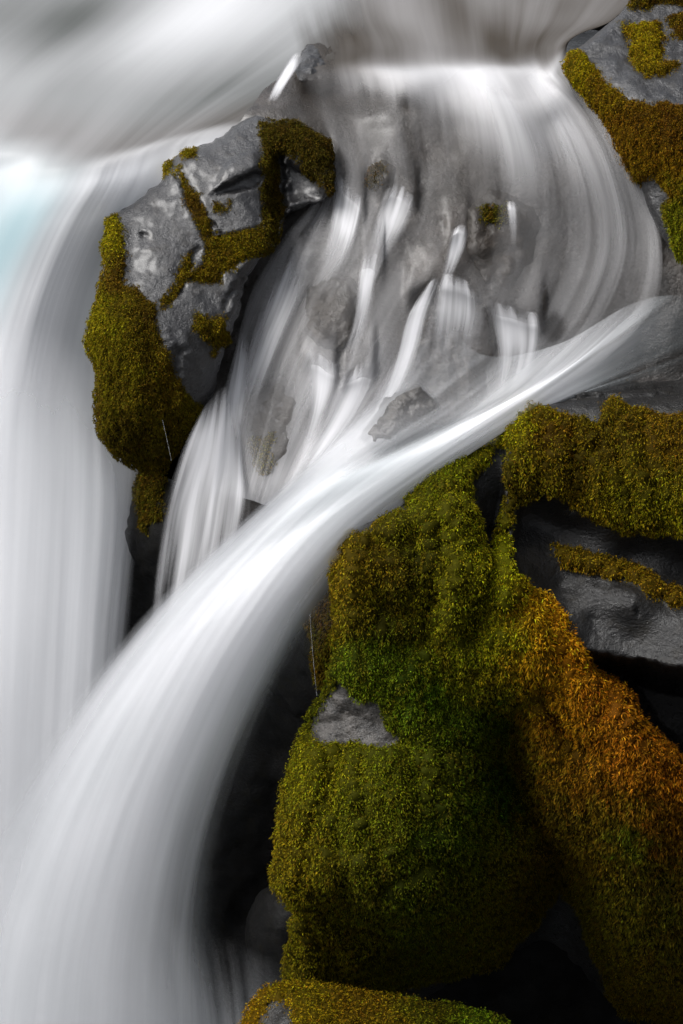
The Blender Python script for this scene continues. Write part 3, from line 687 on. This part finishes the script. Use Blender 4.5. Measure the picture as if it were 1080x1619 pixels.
# ------------------------------------------------------------------ water
def water(name, guides, mat, n_across=80, n_along=160, bed_off=None, thick=.012, seed=0, kind='structure', label=None, uscale=None, edge=.12, ripple=1.0, holes=(), blot=.14, evenY=0, ragged=0):
    """sheet lofted along flow lines; guide points are (px, py, Y, foam, alpha); Y is measured off the bed when bed_off is set"""
    full = [[tuple(p) + (0,) * (6 - len(p)) + ((0 if bed_off is None else 1,) if len(p) < 7 else ()) for p in g] for g in guides]
    G = np.stack([catmull(g, n_along) for g in full])          # guides x along x 7
    k = len(guides)
    t = np.linspace(0, k - 1, n_across)
    i = np.clip(np.floor(t).astype(int), 0, k - 2); s = (t - i)[:, None, None]
    im, ip = np.clip(i - 1, 0, k - 1), np.clip(i + 2, 0, k - 1)
    ta, tb = (G[i + 1] - G[im]) * .5, (G[ip] - G[i]) * .5
    S = (2 * s ** 3 - 3 * s ** 2 + 1) * G[i] + (s ** 3 - 2 * s ** 2 + s) * ta + (-2 * s ** 3 + 3 * s ** 2) * G[i + 1] + (s ** 3 - s ** 2) * tb
    if evenY:
        r_ = max(1, int(n_across * evenY)); Yp = S[..., 2].copy()
        for _ in range(3):
            pad = np.concatenate([2 * Yp[:1] - Yp[r_:0:-1], Yp, 2 * Yp[-1:] - Yp[-2:-r_ - 2:-1]])
            cs = np.cumsum(np.concatenate([np.zeros((1, n_along)), pad]), 0)
            Yp = (cs[2 * r_ + 1:] - cs[:-2 * r_ - 1]) / (2 * r_ + 1)
        lw = sstep(.36, .52, np.linspace(0, 1, n_along))[None]
        S[..., 2] = S[..., 2] * (1 - lw) + Yp * lw
    px, py, Y = S[..., 0].ravel(), S[..., 1].ravel(), S[..., 2].ravel()
    if bed_off is not None:
        m = S[..., 6].ravel()
        Y = m * (bedY(px, py) - bed_off + np.where(np.abs(Y) < .2, Y, 0)) + (1 - m) * Y
    V = P(px, py, Y)
    Vg = V.reshape(n_across, n_along, 3)
    seg = np.linalg.norm(np.diff(Vg[n_across // 2], axis=0), axis=1)
    vlen = np.concatenate([[0], np.cumsum(seg)])
    wid = np.linalg.norm(np.diff(Vg[:, n_along // 2], axis=0), axis=1).sum() if uscale is None else uscale
    uu, vv = np.meshgrid(np.linspace(0, 1, n_across) * wid, vlen, indexing='ij')
    a = np.arange(n_across * n_along).reshape(n_across, n_along)
    Q = np.stack([a[:-1, :-1], a[1:, :-1], a[1:, 1:], a[:-1, 1:]], -1).reshape(-1, 4)
    T = np.concatenate([Q[:, [0, 1, 2]], Q[:, [0, 2, 3]]])
    N = vnormals(V, T)
    if (N @ (CAM - TARGET)).mean() < 0: Q = Q[:, ::-1]; N = -N
    h = .6 * perlin(np.stack([uu.ravel() * 9, vv.ravel() * .5, np.full(uu.size, seed + .3)], 1)) + .4 * perlin(np.stack([uu.ravel() * 20, vv.ravel() * .5, np.full(uu.size, seed + 7.3)], 1))
    V = V + N * (h * thick * .3 * ripple)[:, None]
    me = mesh_np(name, V, quads=Q)
    uvl = me.uv_layers.new(name='UVMap')
    li = np.empty(len(me.loops), np.int32); me.loops.foreach_get('vertex_index', li)
    uvv = np.stack([uu.ravel() + seed * 3.1, vv.ravel()], 1).astype(np.float32)
    uvl.data.foreach_set('uv', uvv[li].ravel())
    sx = np.linspace(0, 1, n_across)
    ef = (sstep(0, edge, sx) * sstep(0, edge, 1 - sx)) if edge > 0 else np.ones(n_across)
    A_ = S[..., 4]
    if ragged:
        sh = ragged * n_along * fbm(np.stack([sx * 7 + seed, sx * 0 + seed, sx * 0], 1), 3) * 1.2
        tt = np.arange(n_along)
        A_ = np.stack([np.interp(tt - sh[r_], tt, A_[r_]) for r_ in range(n_across)])
        A_[:, :2] = 0
    alp = np.clip(A_ * ef[:, None], 0, 1).ravel()
    for cx, cy, rx, ry_, amt in holes:
        wv = .35 * perlin(np.stack([px / 28, py / 60, np.full(px.size, cx * .37)], 1))
        alp = alp * (1 - amt * (1 - sstep(.45, 1.15, np.hypot((px - cx) / rx, (py - cy) / ry_) + wv)))
    bl = fbm(np.stack([uu.ravel() * 2.6, vv.ravel() * .8, np.full(uu.size, seed * 1.7)], 1), 3)
    fattr(me, 'blue', np.clip(S[..., 5].ravel(), 0, 1))
    fattr(me, 'foam', np.clip(S[..., 3].ravel() + blot * bl, 0, 1))
    fattr(me, 'alpha', np.clip(alp * (1 + 1.2 * blot * bl * (alp < .9)), 0, 1))
    return add(name, me, mat, kind=kind, label=label)

def G(*pts): return [tuple(p) for p in pts]

# river above the lips
def ry(y, k=0.0): return 1.22 + (245 - y) * .0052 + k
def rf(up, fu, down, fd, al, bl):
    """one flow line: over the flat river, round the lip and down the fall"""
    o = [(x, y, ry(y), f * .52, 1, .10) for (x, y), f in zip(up, fu)]
    (xl, yl) = down[0]; xu, yu = up[-1]
    yt = ry(yl)
    k = .32
    o.append((xl + (xu - xl) * k, yl + (yu - yl) * k, ry(yl + (yu - yl) * k), fu[-1] * .52, 1, 0))
    fy = lambda y: yt - (y - yl) * .00062 - .12 * (1 - math.exp(-(y - yl) / 70))
    o.append((xl, yl, yt, .5 * fu[-1] * .52 + .5 * fd[0], 1, .3 * bl[0]))
    (x2, y2) = down[1]
    o.append((xl + (x2 - xl) * .22, yl + (y2 - yl) * .28, fy(yl + (y2 - yl) * .28), fd[0], al[0], bl[0]))
    for (x, y), f, a_, b_ in zip(down[1:], fd[1:], al[1:], bl[1:]): o.append((x, y, fy(y), f, a_, b_))
    return o
A1 = [1] * 7
water('river', [
    rf([(60, -260), (-60, -120), (-160, 0), (-260, 120)], [.3, .4, .4, .7], [(-330, 215), (-400, 330), (-470, 480), (-540, 640), (-600, 850), (-640, 1200), (-680, 1900)], [.5, .7, .8, 1, 1, 1, 1], A1, [.5, 1, 1, .5, 0, 0, 0]),
    rf([(300, -260), (160, -100), (20, 25), (-100, 130)], [.5, .6, .2, .7], [(-160, 222), (-220, 330), (-290, 480), (-350, 640), (-400, 850), (-440, 1200), (-480, 1900)], [.45, .5, .5, .9, 1, 1, 1], A1, [.5, 1, 1, .8, 0, 0, 0]),
    rf([(420, -260), (280, -100), (130, 30), (5, 140)], [.7, .7, .05, .55], [(-50, 222), (-100, 330), (-150, 460), (-200, 640), (-250, 850), (-290, 1200), (-330, 1900)], [.42, .4, .35, .85, 1, 1, 1], A1, [.5, 1, 1, .8, .2, 0, 0]),
    rf([(540, -260), (400, -100), (260, 30), (100, 150)], [.8, 1, .95, .45], [(30, 236), (-20, 340), (-70, 460), (-120, 640), (-170, 850), (-210, 1200), (-250, 1900)], [.5, .3, .2, .75, 1, 1, 1], A1, [.5, 1, 1, 1, .3, 0, 0]),
    rf([(640, -260), (500, -100), (350, 20), (190, 158)], [.7, .9, 1, .4], [(98, 262), (50, 350), (0, 460), (-50, 640), (-100, 850), (-140, 1200), (-180, 1900)], [.35, .15, .3, .9, 1, 1, 1], A1, [.6, 1, 1, 1, .3, 0, 0]),
    rf([(720, -260), (580, -105), (425, 20), (250, 165)], [.5, .7, .9, .28], [(150, 264), (105, 345), (55, 460), (10, 640), (-30, 850), (-70, 1200), (-120, 1900)], [.8, .75, .95, 1, 1, 1, 1], A1, [.3, .5, .5, .5, .2, 0, 0]),
    rf([(780, -260), (640, -110), (490, 20), (315, 158)], [.4, .5, .7, .2], [(190, 254), (145, 345), (95, 460), (55, 640), (30, 850), (-10, 1200), (-70, 1900)], [.95, .9, 1, .95, 1, .95, .95], A1, [0, .2, .2, .2, .1, 0, 0]),
    rf([(860, -260), (740, -110), (570, 20), (390, 140)], [.35, .5, .55, .18], [(238, 240), (190, 340), (140, 460), (105, 620), (85, 850), (50, 1200), (0, 1900)], [.9, .6, .65, .8, .95, .85, .9], A1, [0, .5, .5, .4, .2, .2, 0]),
    rf([(980, -260), (850, -120), (650, 20), (465, 125)], [.3, .45, .5, .12], [(295, 224), (245, 340), (190, 470), (160, 620), (145, 850), (110, 1200), (60, 1900)], [.95, .7, .75, .6, .85, .8, .9], [1, 1, 1, 1, 1, 1, 1], [0, .3, .3, .3, .2, .2, 0]),
    rf([(1040, -260), (900, -120), (700, 20), (500, 125)], [.3, .4, .4, .08], [(345, 214), (300, 340), (250, 460), (212, 600), (195, 800), (165, 1100), (110, 1900)], [.9, .7, .7, .6, .7, .7, .85], [1, 1, 1, .95, .75, .6, .8], [0, .3, .3, .3, .2, .2, 0]),
    rf([(1100, -260), (950, -120), (750, 20), (540, 130)], [.3, .4, .35, .05], [(395, 206), (350, 340), (300, 460), (255, 600), (228, 760), (210, 950), (170, 1900)], [.5, .6, .6, .6, .6, .6, .6], [1, 1, 1, .5, .05, 0, .2], [0, .3, .3, .3, .2, .2, 0])],
    M_RIVER, 200, 380, thick=.005, blot=.045, seed=1, label='silky river rolling over the lip into the tall soft white waterfall at the left', edge=0, evenY=.07)
# a second veil a little nearer gives the fall its soft depth
water('waterfall', [
    [(x, y, Yv - .16, f, a) for x, y, Yv, f, a in g] for g in (
    [(-140, 560, .95, 1, 0), (-160, 760, .78, 1, .5), (-170, 1000, .62, 1, .7), (-180, 1700, .4, 1, .7)],
    [(-20, 520, .95, 1, 0), (-40, 760, .76, 1, .5), (-50, 1000, .6, 1, .7), (-60, 1700, .38, 1, .7)],
    [(90, 520, .92, 1, 0), (90, 760, .72, .95, .5), (80, 1000, .56, .95, .6), (40, 1700, .36, 1, .6)],
    [(170, 620, .88, .9, 0), (175, 800, .70, .9, .4), (160, 1000, .56, .9, .4), (110, 1700, .36, .9, .4)],
    [(230, 760, .84, .9, 0), (215, 850, .74, .8, .0), (200, 1000, .6, .8, .0), (180, 1700, .4, .8, .1)])],
    M_VEIL, 80, 100, thick=.02, blot=.05, seed=4, label='nearer veil of spray on the left waterfall')

# film of water over the cascade
HOLES = [(532, 510, 48, 62, .75), (795, 365, 84, 92, .45), (432, 668, 56, 95, .5), (604, 275, 40, 44, .4), (706, 238, 40, 30, .3), (636, 645, 66, 46, .55), (655, 400, 34, 46, .6), (500, 640, 22, 60, .5),
         (560, 560, 28, 50, .5), (715, 580, 60, 70, .6), (480, 400, 30, 50, .4), (880, 520, 24, 30, .7), (640, 330, 30, 40, .4), (700, 330, 26, 40, .4), (590, 170, 80, 30, .4)]
FA = [
    ([(430, 165), (450, 220), (500, 300), (452, 370), (398, 460), (370, 560), (342, 660), (318, 760)], [.1, .1, .2, .4, .5, .5, .5, .3]),
    ([(470, 135), (490, 200), (535, 260), (505, 360), (455, 450), (412, 560), (380, 650), (350, 780)], [.1, .1, .2, .5, .55, .6, .5, .3]),
    ([(560, 122), (570, 200), (588, 290), (560, 380), (505, 470), (455, 570), (425, 680), (395, 790)], [.45, .12, .15, .3, .35, .5, .5, .7]),
    ([(640, 114), (650, 200), (660, 290), (620, 400), (570, 500), (520, 600), (470, 700), (430, 800)], [.95, .25, .2, .35, .45, .7, .7, .8]),
    ([(720, 112), (740, 200), (745, 290), (720, 400), (660, 500), (610, 600), (540, 700), (480, 790)], [.98, .45, .15, .15, .25, .6, .7, .8]),
    ([(790, 110), (830, 200), (850, 290), (840, 400), (800, 500), (750, 600), (660, 690), (560, 780)], [.98, .75, .3, .2, .2, .25, .3, .6]),
    ([(840, 111), (890, 190), (930, 290), (940, 400), (900, 500), (830, 590), (740, 670), (640, 750)], [.95, .7, .5, .4, .4, .55, .7, .7]),
    ([(876, 114), (940, 190), (985, 290), (1000, 390), (970, 490), (900, 570), (820, 640), (720, 715)], [.8, .4, .5, .45, .4, .6, .7, .7]),
    ([(900, 130), (968, 205), (1015, 290), (1045, 380), (1040, 470), (960, 565), (880, 625), (790, 690)], [.3, .3, .55, .6, .4, .7, .7, .7])]
UPS = [(410, 425, 440), (440, 455, 468), (520, 535, 550), (600, 610, 630), (690, 700, 708), (770, 775, 778), (850, 835, 824), (930, 895, 862), (1040, 970, 896)]
def crest_line(p, al, u, am, k):
    ok = 0 if k < 2 else 1
    o = [(u[0], -220, ry(-220) - .02, .2, ok * (k > 2), 0, 0), (u[0], -60, ry(-60) - .02, .17, ok * (k > 2), 0, 0), (u[1], 30, ry(30) - .02, .13 if k > 5 else .09, ok * (.4 if k == 2 else 1), 0, 0),
         (u[2], 76, 2.07, .05, ok, 0, 0), (u[2] + 2, 98, 1.86, .06 + .12 * al[0], ok, 0, 0)]
    for n_, ((x, y), a_) in enumerate(zip(p, al)):
        if n_ == 0: y += 2
        am_ = 1 if n_ == 0 else (min(1, am * 1.25) if n_ == 1 else am)
        yb = float(bedY(np.array([float(x)]), np.array([float(y)]))[0]) - (.09 if n_ == 0 else .035)
        o.append((x, y, yb, min(.62, .05 + .92 * a_ ** 1.6), min(1, (.25 + .75 * a_) * am_ * 1.15) if k >= 2 or n_ else 0, 0, 1 if n_ else 0))
    return o
water('cascade_water', [crest_line(p, al, u, .62, k) for k, ((p, al), u) in enumerate(zip(FA, UPS))], M_FILM, 170, 230, bed_off=.035, thick=.008, seed=5, edge=0, holes=HOLES, blot=.16,
      label='shallow grey water sliding over the crest and fanning thin over the brown bedrock')
water('cascade_water', [[(p[0][0] + 2, p[0][1] + 4, 0, .9, 0)] + [(x, y, 0, .25 + .75 * a ** 1.3, min(1, (.16 + .84 * a) * .44) if q else 0) for q, ((x, y), a) in enumerate(zip(p, al))] for p, al in FA],
      M_STRAND, 190, 150, bed_off=.085, thick=.008, seed=6, edge=.04, holes=HOLES, blot=.22, label='upper strands of milky water over the brown bedrock')

# little white spills over the steps
def fan(guides, label, seed, off=.09, al=(0, .7, .8, .45, .22, .08, 0), n=36, fo=.95):
    gs = []
    for g in guides:
        q = catmull([(x, y, 0) for x, y in g], len(al))
        gs.append([(q[k, 0], q[k, 1], 0 if k else .05, fo, al[k]) for k in range(len(al))])
    water('small_waterfall', gs, M_FAN, n, 60, bed_off=off, thick=.012, seed=seed, edge=.42, ragged=.07, label=label)
SP = 'small white spill '
fan([[(528, 262), (526, 300), (520, 360), (495, 440)], [(548, 285), (544, 320), (530, 380), (500, 460)], [(565, 300), (560, 335), (545, 390), (510, 470)], [(580, 318), (572, 345), (560, 390), (525, 470)]], SP + 'beside the dark gully of the slab boulder', 11)
fan([[(604, 305), (594, 340), (584, 375), (565, 440)], [(622, 288), (606, 335), (594, 380), (570, 450)], [(638, 290), (624, 335), (606, 385), (580, 450)], [(650, 302), (640, 335), (620, 380), (590, 450)], [(664, 312), (652, 345), (636, 375), (600, 440)]], SP + 'in twin strands under the small mossy stone', 12)
fan([[(712, 365), (706, 395), (700, 420), (690, 445)], [(730, 352), (720, 390), (712, 420), (700, 450)], [(744, 362), (736, 392), (724, 420), (712, 450)]], SP + 'shaped like a lone tongue above the widest spill', 13, al=(0, .7, .9, .7, .4, .2, 0), n=20)
fan([[(572, 400), (566, 440), (560, 500), (530, 590)], [(590, 393), (582, 440), (572, 500), (540, 600)], [(610, 408), (598, 440), (586, 500), (550, 600)]], SP + 'falling right of the smooth brown stone', 14, al=(0, .85, .6, .35, .3, 0), n=22)
fan([[(668, 460), (632, 520), (612, 590), (575, 670), (520, 730)], [(682, 440), (652, 505), (634, 580), (600, 650), (545, 710)], [(700, 430), (682, 480), (660, 560), (620, 640), (560, 700)]], SP + 'sweeping left from the widest spill in a long bright curve', 15, al=(0, .9, .9, .85, .75, .3), n=36)
fan([[(676, 440), (664, 480), (650, 530), (640, 590)], [(698, 430), (690, 475), (684, 530), (676, 590)], [(722, 432), (722, 480), (716, 530), (708, 590)], [(745, 446), (748, 490), (742, 530), (735, 580)], [(768, 458), (768, 500), (764, 535), (756, 580)]], 'widest small white spill in the middle of the cascade', 16, al=(0, .75, .65, .35, .15, 0), n=60)
fan([[(764, 464), (772, 510), (780, 555), (770, 620)], [(785, 474), (792, 520), (796, 565), (785, 630)], [(808, 480), (814, 525), (812, 570), (795, 635)], [(832, 488), (836, 530), (830, 575), (805, 640)], [(862, 492), (860, 530), (850, 575), (820, 640)]], SP + 'with a ragged comb edge next to the right end of the cascade', 17, al=(0, .98, .9, .6, .3, 0), n=70)
fan([[(476, 556), (480, 600), (478, 650), (465, 720)], [(498, 552), (500, 600), (494, 650), (475, 720)], [(520, 566), (518, 605), (508, 650), (485, 720)], [(538, 572), (534, 605), (520, 650), (495, 720)]], SP + 'below the smooth brown stone', 18, al=(0, .85, .7, .4, .25, 0), n=44)
fan([[(540, 585), (530, 620), (508, 670), (465, 740)], [(562, 574), (552, 615), (526, 670), (480, 740)], [(580, 566), (572, 610), (545, 665), (495, 735)], [(598, 574), (586, 612), (560, 660), (510, 725)]], SP + 'at the left of the rough grey stone', 19, al=(0, .95, .95, .9, .8, .4), n=44)
fan([[(462, 85), (446, 110), (430, 140), (420, 165)], [(472, 82), (458, 108), (440, 138), (430, 160)], [(484, 90), (468, 112), (450, 140), (440, 160)]], SP + 'pouring off the dark stone above the slab boulder', 20, al=(0, .5, .85, .8, .45, 0), n=24, off=.14)
fan([[(800, 318), (802, 335), (806, 365), (808, 395)], [(808, 316), (810, 335), (812, 365), (812, 395)], [(818, 320), (818, 335), (818, 365), (816, 395)]], SP + 'as a faint short thread on the broad dark stone', 22, al=(0, .7, .4, .2, .1, 0), n=12, off=.13)
fan([[(378, 520), (362, 590), (345, 660), (320, 740)], [(388, 525), (378, 600), (365, 680), (345, 760)], [(400, 560), (398, 620), (390, 690), (372, 770)]], SP + 'hugging the right edge of the slab boulder', 23, al=(0, .45, .6, .5, .35, 0), n=36)
fan([[(440, 400), (412, 470), (388, 540), (365, 640)], [(475, 370), (446, 460), (415, 540), (385, 640)], [(520, 345), (484, 460), (450, 540), (410, 640)]], SP + 'trailing as a pale streak right of the slab boulder', 24, al=(0, .2, .5, .5, .35, 0), n=50)

# lower left spill into the hollow
water('small_waterfall', [
    [(318, 648, .42, .9, 0), (292, 700, .36, .9, .85), (262, 790, .30, .85, .7), (246, 880, .27, .8, .5), (236, 980, .25, .8, .1)],
    [(336, 625, .46, .9, 0), (318, 700, .36, .95, .9), (292, 790, .29, .85, .75), (276, 880, .25, .8, .6), (262, 980, .22, .8, .2)],
    [(352, 610, .5, .9, 0), (342, 710, .36, .95, .85), (326, 790, .28, .85, .7), (312, 880, .22, .8, .7), (292, 970, .2, .8, .3)],
    [(368, 620, .52, .8, 0), (368, 730, .36, .95, .8), (358, 800, .26, .85, .7), (348, 870, .2, .85, .7), (330, 950, .18, .8, .3)],
    [(388, 680, .5, .8, 0), (392, 760, .34, .95, .6), (398, 800, .25, .85, .6), (392, 850, .2, .85, .6), (380, 920, .18, .8, .3)]],
    M_FALL if False else M_FAN, 70, 80, thick=.015, seed=25, label='white curtain of water dropping beside the foot of the slab boulder', edge=.25)

# main chute
CH = [
    [(690, 480, .78, .8, 0), (620, 590, .60, .9, .5), (545, 675, .42, 1, .7), (460, 755, .24, 1, .8), (365, 838, .08, 1, .75), (270, 925, -.02, .95, .75), (165, 1040, -.10, .9, .6), (80, 1160, -.16, .9, .5), (-20, 1330, -.22, .9, .4), (-120, 1750, -.3, .9, .4)],
    [(760, 560, .72, .8, .2), (660, 640, .55, .85, .35), (570, 705, .38, .95, .75), (480, 775, .22, .75, .98), (390, 858, .06, .78, 1), (285, 970, -.06, .95, 1), (175, 1120, -.15, .9, 1), (95, 1260, -.2, .88, 1), (20, 1440, -.25, .85, 1), (-40, 1750, -.3, .9, 1)],
    [(880, 545, .80, .9, .2), (770, 640, .55, .9, .5), (660, 700, .42, .5, .5), (560, 755, .26, .42, .9), (440, 858, .06, .7, 1), (325, 985, -.08, .9, 1), (220, 1150, -.18, .85, 1), (145, 1310, -.24, .92, 1), (90, 1480, -.28, .92, 1), (50, 1750, -.32, .9, 1)],
    [(1000, 480, .96, .9, .15), (900, 575, .74, .95, .6), (770, 660, .50, 1, 1), (640, 740, .30, .6, 1), (500, 840, .08, .68, 1), (380, 985, -.08, .9, 1), (280, 1150, -.18, .85, 1), (210, 1310, -.24, .85, 1), (165, 1480, -.28, .88, 1), (140, 1750, -.32, .9, 1)],
    [(1080, 470, 1.0, .3, .1), (960, 550, .82, .7, .4), (820, 650, .56, .9, 1), (690, 735, .34, .7, 1), (560, 830, .12, .7, 1), (440, 965, -.04, .85, 1), (345, 1130, -.14, .72, 1), (275, 1300, -.2, .72, .9), (235, 1480, -.24, .75, .85), (220, 1750, -.28, .9, 1)],
    [(1130, 520, 1.0, .2, .1), (1000, 580, .84, .25, .2), (860, 645, .62, .9, .95), (740, 720, .42, 1, 1), (610, 815, .20, .95, 1), (495, 935, .04, .7, .95), (405, 1090, -.06, .5, .7), (335, 1260, -.12, .5, .5), (295, 1440, -.16, .5, .4), (290, 1750, -.2, .8, .7)],
    [(1160, 570, .98, .2, 0), (1010, 600, .82, .3, .15), (880, 640, .66, .5, .4), (770, 695, .50, .7, .6), (650, 800, .28, .6, .6), (535, 915, .10, .5, .4), (455, 1050, .0, .4, .14), (385, 1210, -.04, .4, .07), (340, 1400, -.08, .4, .06), (345, 1750, -.12, .5, .45)],
    [(1180, 600, .98, .2, 0), (1020, 620, .82, .2, 0), (890, 660, .68, .4, 0), (790, 720, .54, .4, .1), (680, 820, .34, .4, .1), (560, 950, .2, .3, .03), (490, 1090, .12, .3, .02), (430, 1250, .08, .3, .015), (385, 1420, .05, .3, .02), (400, 1750, .0, .4, .25)]]
CH = [[(x, y, Yv - .08 * max(0, min(1, (860 - y) / 120)), f, a) for x, y, Yv, f, a in g] for g in CH]
water('water_chute', CH, M_WATER, 220, 220, thick=.010, seed=8, label='broad silky white chute of water curving down to the lower left', edge=.09, evenY=.09, blot=.18)
CH2 = [[(x + (y - 900) * .05, y, Yv - .09, min(1, f + .1), a * .45 * min(1, max(0, (y - 520) / 200))) for x, y, Yv, f, a in g] for g in CH[:6]]
water('water_chute', CH2, M_VEIL, 160, 160, thick=.012, seed=9, label='upper strands of water riding on the broad chute', edge=.15, evenY=.09)

water('spray', [
    [(150, 1400, .15, 1, 0), (170, 1500, .10, 1, .4), (190, 1600, .05, 1, .7), (200, 1750, 0, 1, .8)],
    [(240, 1430, .25, 1, 0), (260, 1510, .18, 1, .25), (275, 1600, .12, 1, .6), (290, 1750, .05, 1, .8)],
    [(320, 1460, .32, .9, 0), (335, 1530, .25, .9, .12), (345, 1610, .2, .9, .42), (350, 1750, .1, 1, .7)],
    [(400, 1500, .30, .8, 0), (405, 1550, .24, .8, .08), (410, 1620, .2, .8, .3), (420, 1750, .12, .9, .5)],
    [(470, 1520, .3, .8, 0), (475, 1560, .26, .8, 0), (480, 1630, .2, .8, .05), (490, 1750, .15, .9, .2)]],
    M_WATER, 60, 60, thick=.05, seed=27, label='soft spray rising at the foot of the chute', edge=.1, blot=.3)

# mist where the chute lands and the pool under it
gxp, gyp = np.meshgrid(np.linspace(-6, 6, 60), np.linspace(-9, 1.6, 60), indexing='ij')
pv = np.stack([gxp.ravel(), gyp.ravel(), np.full(gxp.size, -1.15) + .05 * fbm(np.stack([gxp.ravel(), gyp.ravel(), gxp.ravel() * 0], 1) * 1.2, 3)], 1)
a = np.arange(3600).reshape(60, 60)
Q = np.stack([a[:-1, :-1], a[1:, :-1], a[1:, 1:], a[:-1, 1:]], -1).reshape(-1, 4)
b = NB('pool_water')
co = b.node('ShaderNodeTexCoord').outputs['Object']
foam = b.ramp(b.noise(co, .8, 5, .6), .45, .65)
pr = b.node('ShaderNodeBsdfPrincipled', {'Base Color': b.mix(foam, c4(.02, .025, .026), c4(.3, .32, .34)), 'Roughness': .3})
b.l.new(pr.outputs[0], b.out.inputs[0])
add('pool', mesh_np('pool', pv, quads=Q), b.m, kind='structure', label='dark plunge pool below the falls')

# added unseen banks, near and right, that keep low light out of the hollows
def terrain(name, xs, ys, zf, mat, label):
    X, Yy = np.meshgrid(xs, ys, indexing='ij')
    x, y = X.ravel(), Yy.ravel()
    V = np.stack([x, y, zf(x, y)], 1)
    V[:, 2] += .22 * fbm(np.stack([x * .8, y * .8, 0 * x + 2], 1), 4)
    n, m = X.shape
    a = np.arange(n * m).reshape(n, m)
    me = mesh_np(name, V, quads=np.stack([a[:-1, :-1], a[1:, :-1], a[1:, 1:], a[:-1, 1:]], -1).reshape(-1, 4))
    fattr(me, 'moss', .6 * sstep(-.1, .4, fbm(V * 1.3, 3)))
    add(name, me, mat, kind='structure', label=label)
terrain('near_light_block', np.linspace(-9, 9, 90), np.concatenate([np.linspace(-16, -4.4, 60), np.linspace(-4.38, -3.6, 20)]),
        lambda x, y: np.where(y < -4.4, 2.75 + (-4.4 - y) * .48, 2.75 - (y + 4.4) * 4.2) - 2.3 * sstep(-.2, -3, x), M_ROCK_B, 'added unseen near bank blocking low front light')
terrain('right_light_block', np.linspace(2.1, 9, 60), np.linspace(-3.6, 8, 90),
        lambda x, y: -.6 + 6.4 * sstep(2.2, 4.2, x) + .25 * (x - 2) , M_ROCK_B, 'added unseen right bank blocking light from the side')

# thin trickles
def trickle(pts, r, label):
    q = catmull(pts, 24)
    V = P(q[:, 0], q[:, 1], q[:, 2])
    ang = np.linspace(0, 2 * math.pi, 6, endpoint=False)
    rr = r * (1 + .4 * np.sin(np.arange(24) * 1.7))[:, None, None]
    ring = V[:, None] + rr * np.stack([np.cos(ang), np.sin(ang), 0 * ang], -1)[None]
    a = np.arange(24 * 6).reshape(24, 6); n_ = np.roll(a, -1, 1)
    Qd = np.stack([a[:-1], n_[:-1], n_[1:], a[1:]], -1).reshape(-1, 4)
    add('water_trickle', mesh_np('water_trickle', ring.reshape(-1, 3), quads=Qd), M_TRICKLE, label=label, cat='water trickle')
b = NB('trickle_water')
pr = b.node('ShaderNodeBsdfPrincipled', {'Base Color': c4(.55, .56, .58), 'Roughness': .2, 'Alpha': .38})
b.l.new(pr.outputs[0], b.out.inputs[0]); M_TRICKLE = b.m
trickle([(489, 945, .2), (492, 1000, .2), (497, 1060, .2), (501, 1100, .2)], .0016, 'thin bright trickle hanging in the dark hollow beside the mossy boulder')
trickle([(257, 664, .28), (264, 695, .28), (271, 728, .28)], .0008, 'hair thin trickle dropping off the underside of the slab boulder')
